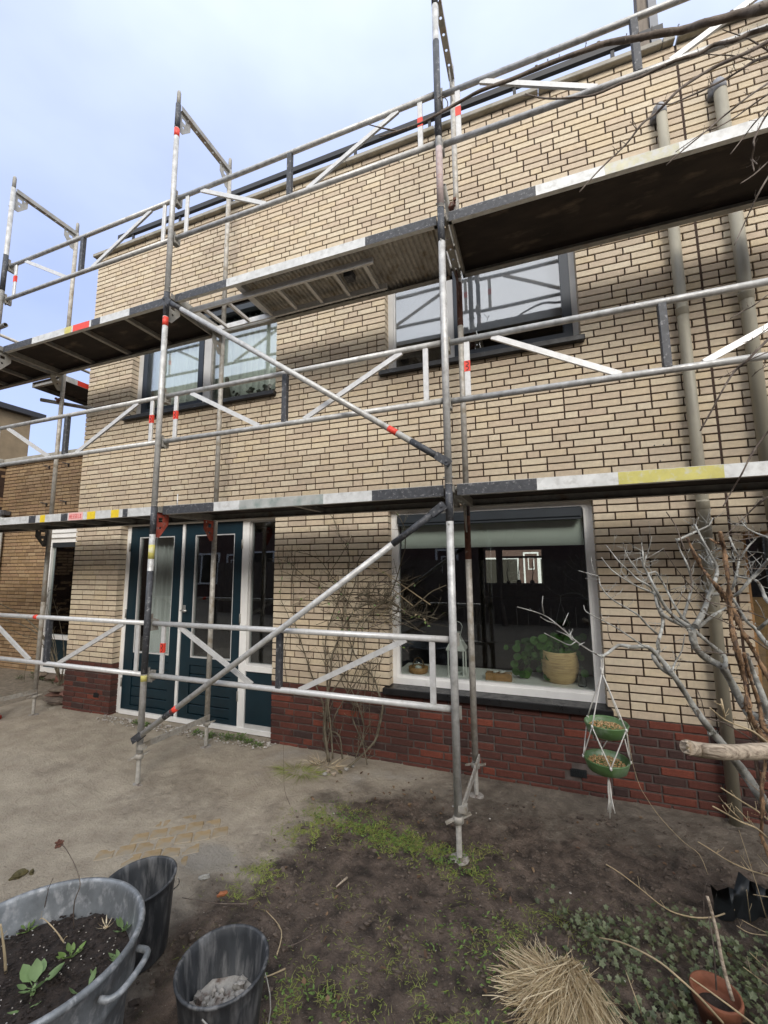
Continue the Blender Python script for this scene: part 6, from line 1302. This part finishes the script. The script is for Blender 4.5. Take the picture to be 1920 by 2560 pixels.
# traffic cone corner at the left edge
t = thing('traffic_cone', 'red and white traffic cone cut by the left edge of the view', 'traffic cone', (-2.86, -.56, 0))
mb = MB(); mb.lathe((0, 0, 0), [(0, 0), (.12, 0), (.12, .02), (.09, .03), (.075, .12)], 20); mb.build('base', 'cone_red', t); mb = MB(); mb.lathe((0, 0, 0), [(.075, .12), (.05, .24)], 20); mb.build('band', 'cone_white', t); mb = MB(); mb.lathe((0, 0, 0), [(.05, .24), (.02, .38), (0, .385)], 20); mb.build('tip', 'cone_red', t)

# ================================================================ ground vegetation
def grass_field(name, label, spots, m_, l0, l1, wd, seed, cat='grass'):
    q = random.Random(seed); mb = MB()
    for (cx, cy, rx, ry, n) in spots:
        for _ in range(n):
            x = cx+rx*q.gauss(0, .45); y = cy+ry*q.gauss(0, .45)
            if y > -.03 or mnoise.noise((x*9, y*9, seed)) < -.12: continue
            l = q.uniform(l0, l1); a = q.uniform(0, 6.283); d = Vector((math.cos(a)*.8, math.sin(a)*.8, q.uniform(.25, 1.3))).normalized(); s_ = d.cross(Vector((0, 0, 1))); s_ = s_.normalized() if s_.length > 1e-3 else Vector((1, 0, 0)); p = Vector((x, y, gh(x, y)-.003)); vs = []
            for k in range(3): t = k/2; pp = p+d*l*t-Vector((0, 0, .45*l*t*t)); pp.z = max(pp.z, gh(x, y)+.001); w_ = wd*(1-t*.8)*.5; vs += [pp-s_*w_, pp+s_*w_]
            mb.add(vs, [(0, 1, 3, 2), (2, 3, 5, 4)], 0, True)
    return mb.build(name, m_, label=label, cat=cat, kind='stuff')
grass_field('grass', 'short bright grass tufts around the front centre post', [(1.75, -.85, .35, .16, 1500), (2.05, -.95, .35, .15, 1700), (2.35, -.98, .28, .14, 1400), (1.60, -1.08, .22, .18, 1100), (2.62, -1.12, .16, .14, 600), (1.55, -1.45, .18, .10, 500), (2.7, -.9, .12, .1, 240)], 'grass_blade', .014, .045, .0046, 5)
grass_field('grass', 'sparse dull grass in the mud at the bottom', [(1.75, -2.0, .25, .12, 500), (2.15, -2.0, .25, .2, 900), (2.4, -1.75, .35, .25, 700), (2.75, -1.95, .3, .2, 1100), (2.9, -1.45, .35, .2, 900), (1.55, -1.62, .18, .10, 350), (2.0, -1.5, .3, .2, 160), (3.1, -1.25, .3, .15, 500)], 'grass_blade', .012, .045, .003, 6)
q = random.Random(8); mb = MB()
for (cx, cy, rx, ry, n) in ((1.8, -.88, .32, .14, 240), (2.15, -.98, .3, .13, 260), (2.55, -1.03, .2, .12, 160), (2.85, -1.55, .4, .25, 260), (2.85, -1.95, .25, .15, 200), (2.1, -2.0, .3, .2, 120)):
    for _ in range(n):
        x = cx+rx*q.gauss(0, .45); y = cy+ry*q.gauss(0, .45); a = q.uniform(0, 6.28); mb.leaf((x, y, gh(x, y)+.002+q.uniform(0, .012)), (math.cos(a), math.sin(a), .4), (0, 0, 1), q.uniform(.012, .024), q.uniform(.007, .013), .2, 0, 2)
mb.build('low_weeds', 'leaf_green', label='small broad leafed weeds scattered between the grass', cat='weeds', kind='stuff')
q = random.Random(18); mb = MB(); iv = []
for _ in range(7600):
    x = q.uniform(2.85, 4.6); y = q.uniform(-2.25, -.95)
    dens = sm(2.95, 3.35, x+.25*mnoise.noise((x*3, y*3, 2)))*sm(-.98, -1.22, y+.22*mnoise.noise((x*3, y*3, 9)))*(.35+.65*sm(-.25, .15, mnoise.noise((x*5, y*5, 4))))
    if q.random() > dens or math.hypot(x-3.652, y+1.53) < .095: continue
    a = q.uniform(0, 6.283); h = q.uniform(.015, .075); s_ = q.uniform(.007, .015); n_ = Vector((q.uniform(-.7, .7), q.uniform(-.9, .4), 1)); nrm = n_.normalized(); u_ = nrm.cross(Vector((math.cos(a), math.sin(a), 0))).normalized(); v_ = nrm.cross(u_); c = Vector((x, y, gh(x, y)+h))
    out = [(0, 1.15), (.45, .55), (1.0, .35), (.62, -.25), (.75, -.85), (0, -.6), (-.75, -.85), (-.62, -.25), (-1.0, .35), (-.45, .55)]
    mb.add([c-nrm*s_*.15]+[c+(u_*ox+v_*oy)*s_ for ox, oy in out], [(0, 1+k, 1+(k+1) % 10) for k in range(10)], 0, False)
mb.build('ivy', 'ivy_leaf', label='mat of dull green ivy covering the lower right ground', cat='ivy', kind='stuff')
# dried ornamental grass clump: a flopped mat of straw plus a sheaf of longer stalks
def clump(c, rx, ry, n, seed, label, l0, l1, up0, up1, dirx=0, diry=0, h=.10, wd0=.003, wd1=.0065):
    q = random.Random(seed); mb = MB()
    for _ in range(n):
        a = q.uniform(0, 6.283); r = math.sqrt(q.random()); p = Vector((c[0]+rx*r*math.cos(a), c[1]+ry*r*math.sin(a), gh(*c)+h*(1-r*r)*q.random())); l = q.uniform(l0, l1)
        b = q.uniform(0, 6.283); g2 = Vector((math.cos(b)+dirx, math.sin(b)+diry, 0)).normalized(); up = q.uniform(up0, up1); d = (g2*(1-up*.5)+Vector((0, 0, up))).normalized(); s_ = d.cross(Vector((q.uniform(-1, 1), q.uniform(-1, 1), .3))).normalized(); vs = []; wd = q.uniform(wd0, wd1); k2 = q.uniform(-.35, .35); sd_ = g2.cross(Vector((0, 0, 1))); dr = q.uniform(.25, .75); kn_ = q.choice([0, 0, 0, .25])
        for k in range(6):
            t = k/5; pp = p+d*l*t+g2*l*.25*t*t-Vector((0, 0, l*dr*up*t*t*1.5))+sd_*(k2*l*t*t+(kn_*l*max(0, t-.5))); pp.z = max(pp.z, gh(*c)+.004+.02*q.random()); w_ = wd*(1-t*.6)*.5; vs += [pp-s_*w_, pp+s_*w_]
        mb.add(vs, [(2*k, 2*k+1, 2*k+3, 2*k+2) for k in range(5)], 0, True)
    mb.v = [(p[0]-c[0], p[1]-c[1], p[2]) for p in mb.v]; mb.build('dried_grass_clump', 'straw_blade', loc=(c[0], c[1], 0), label=label, cat='dried grass', kind='stuff')
clump((3.07, -1.64), .12, .11, 2000, 2, 'flattened straw coloured mat of dried ornamental grass at the bottom', .05, .15, .0, .22, -.5, -.6, .07)
clump((3.13, -1.52), .075, .06, 1300, 3, 'bushy sheaf of long straw stalks standing at the right of the straw mat', .16, .32, .25, .65, -.1, -2.6, .03, .0025, .005)
# clods and crumbs of the mud
q = random.Random(44); mb = MB(); k_ = 0
while k_ < 2600:
    x = q.uniform(1.3, 4.4); y = q.uniform(-2.3, -.15); m_ = masks(x, y)
    if q.random() > m_[0]*.9 or mnoise.noise((x*4, y*4, 6)) < -.15: continue
    s_ = q.uniform(.003, .009)*(1.8 if q.random() < .08 else 1); mb.blob((x, y, gh(x, y)+s_*.2), s_*1.4, s_*1.1, s_*.8, k_, 5, 3, .5); k_ += 1
mb.build('mud_clods', 'mud_clod', label='crumbs and small clods scattered over the wet mud', cat='mud clods', kind='stuff')
q = random.Random(46); mb = MB()
for _ in range(150):
    x = q.uniform(1.4, 4.4); y = q.uniform(-2.2, -.15); a = q.uniform(0, 6.283); mb.leaf((x, y, gh(x, y)+q.uniform(.003, .012)), (math.cos(a), math.sin(a), q.uniform(-.1, .3)), (q.uniform(-.3, .3), q.uniform(-.3, .3), 1), q.uniform(.015, .038), q.uniform(.01, .022), q.uniform(-.5, .6), 0, 3)
mb.build('leaf_litter', 'dead_leaf', label='small curled brown leaves scattered over mud and ivy', cat='leaf litter', kind='stuff')
q = random.Random(45); mb = MB()
for _ in range(420):
    x = q.uniform(1.2, 4.3); y = q.uniform(-2.3, -.2); a = q.uniform(0, 6.283); l = q.uniform(.012, .05)
    if masks(x, y)[0] < .4: continue
    p = Vector((x, y, gh(x, y)+.004)); d = Vector((math.cos(a), math.sin(a), q.uniform(-.05, .2))); mb.tube([p, p+d*l*.5+Vector((0, 0, .002)), p+d*l], [.0011, .0012, .0007], 4)
mb.build('twig_litter', 'twig_brown', label='broken bits of twig and root lying on the mud', cat='litter', kind='stuff')

# ================================================================ trees beyond the roofs on the left, trees behind the camera
def bare_tree(name, label, base, h, seed, m_='twig_brown', spread=.5, lv=5, grp=None, r0=.09):
    q = random.Random(seed); t = thing(name, label, 'tree', base, 0, grp); tr_ = MB(); cr_ = MB()
    def grow(p, d, l, r, k):
        n = 3; pts = [p]; 
        for i in range(n): d = (d+Vector((q.uniform(-.22, .22), q.uniform(-.22, .22), q.uniform(-.05, .2)))).normalized(); p = p+d*l/n; pts.append(p)
        (tr_ if k == 0 else cr_).tube(pts, [r*(1-.35*i/n) for i in range(n+1)], 6 if k < 2 else 4, cap=False)
        if k < lv:
            for i in range(q.choice([2, 3, 3])): grow(pts[-1] if i < 2 else pts[-2], (d+Vector((q.uniform(-1, 1), q.uniform(-1, 1), q.uniform(-.2, .7)))*spread*1.5).normalized(), l*q.uniform(.62, .82), r*.6, k+1)
    grow(Vector((0, 0, 0)), Vector((0, 0, 1)), h*.32, r0, 0); tr_.build('trunk', m_, t); cr_.build('crown', m_, t)
bare_tree('bare_tree', 'fine branched tree before the distant dark roof at the far left', (-9.6, 6.0, 0), 6.6, 3, 'vine_stem', .55, 6)
bare_tree('bare_tree', 'hazy bare tree top left of the rear post above the extension', (-14.5, 14, 0), 9.2, 5, 'twig_brown', .5, 6)
bare_tree('bare_tree', 'small bare tree top right beside the house corner', (-10.0, 13, 0), 7.6, 8, 'twig_brown', .5, 6)
bare_tree('bare_tree', 'bare garden tree behind the viewer, mirrored in the left door', (-1.5, -7.8, 0), 6.8, 12, 'dark_bark', .5, 5)
bare_tree('bare_tree', 'bare garden tree behind the viewer, mirrored in the side light', (2.2, -8.2, 0), 6.2, 14, 'dark_bark', .55, 5)
bare_tree('bare_tree', 'bare garden tree behind the viewer, right of the other two', (6.5, -7.4, 0), 6.5, 17, 'dark_bark', .5, 5)
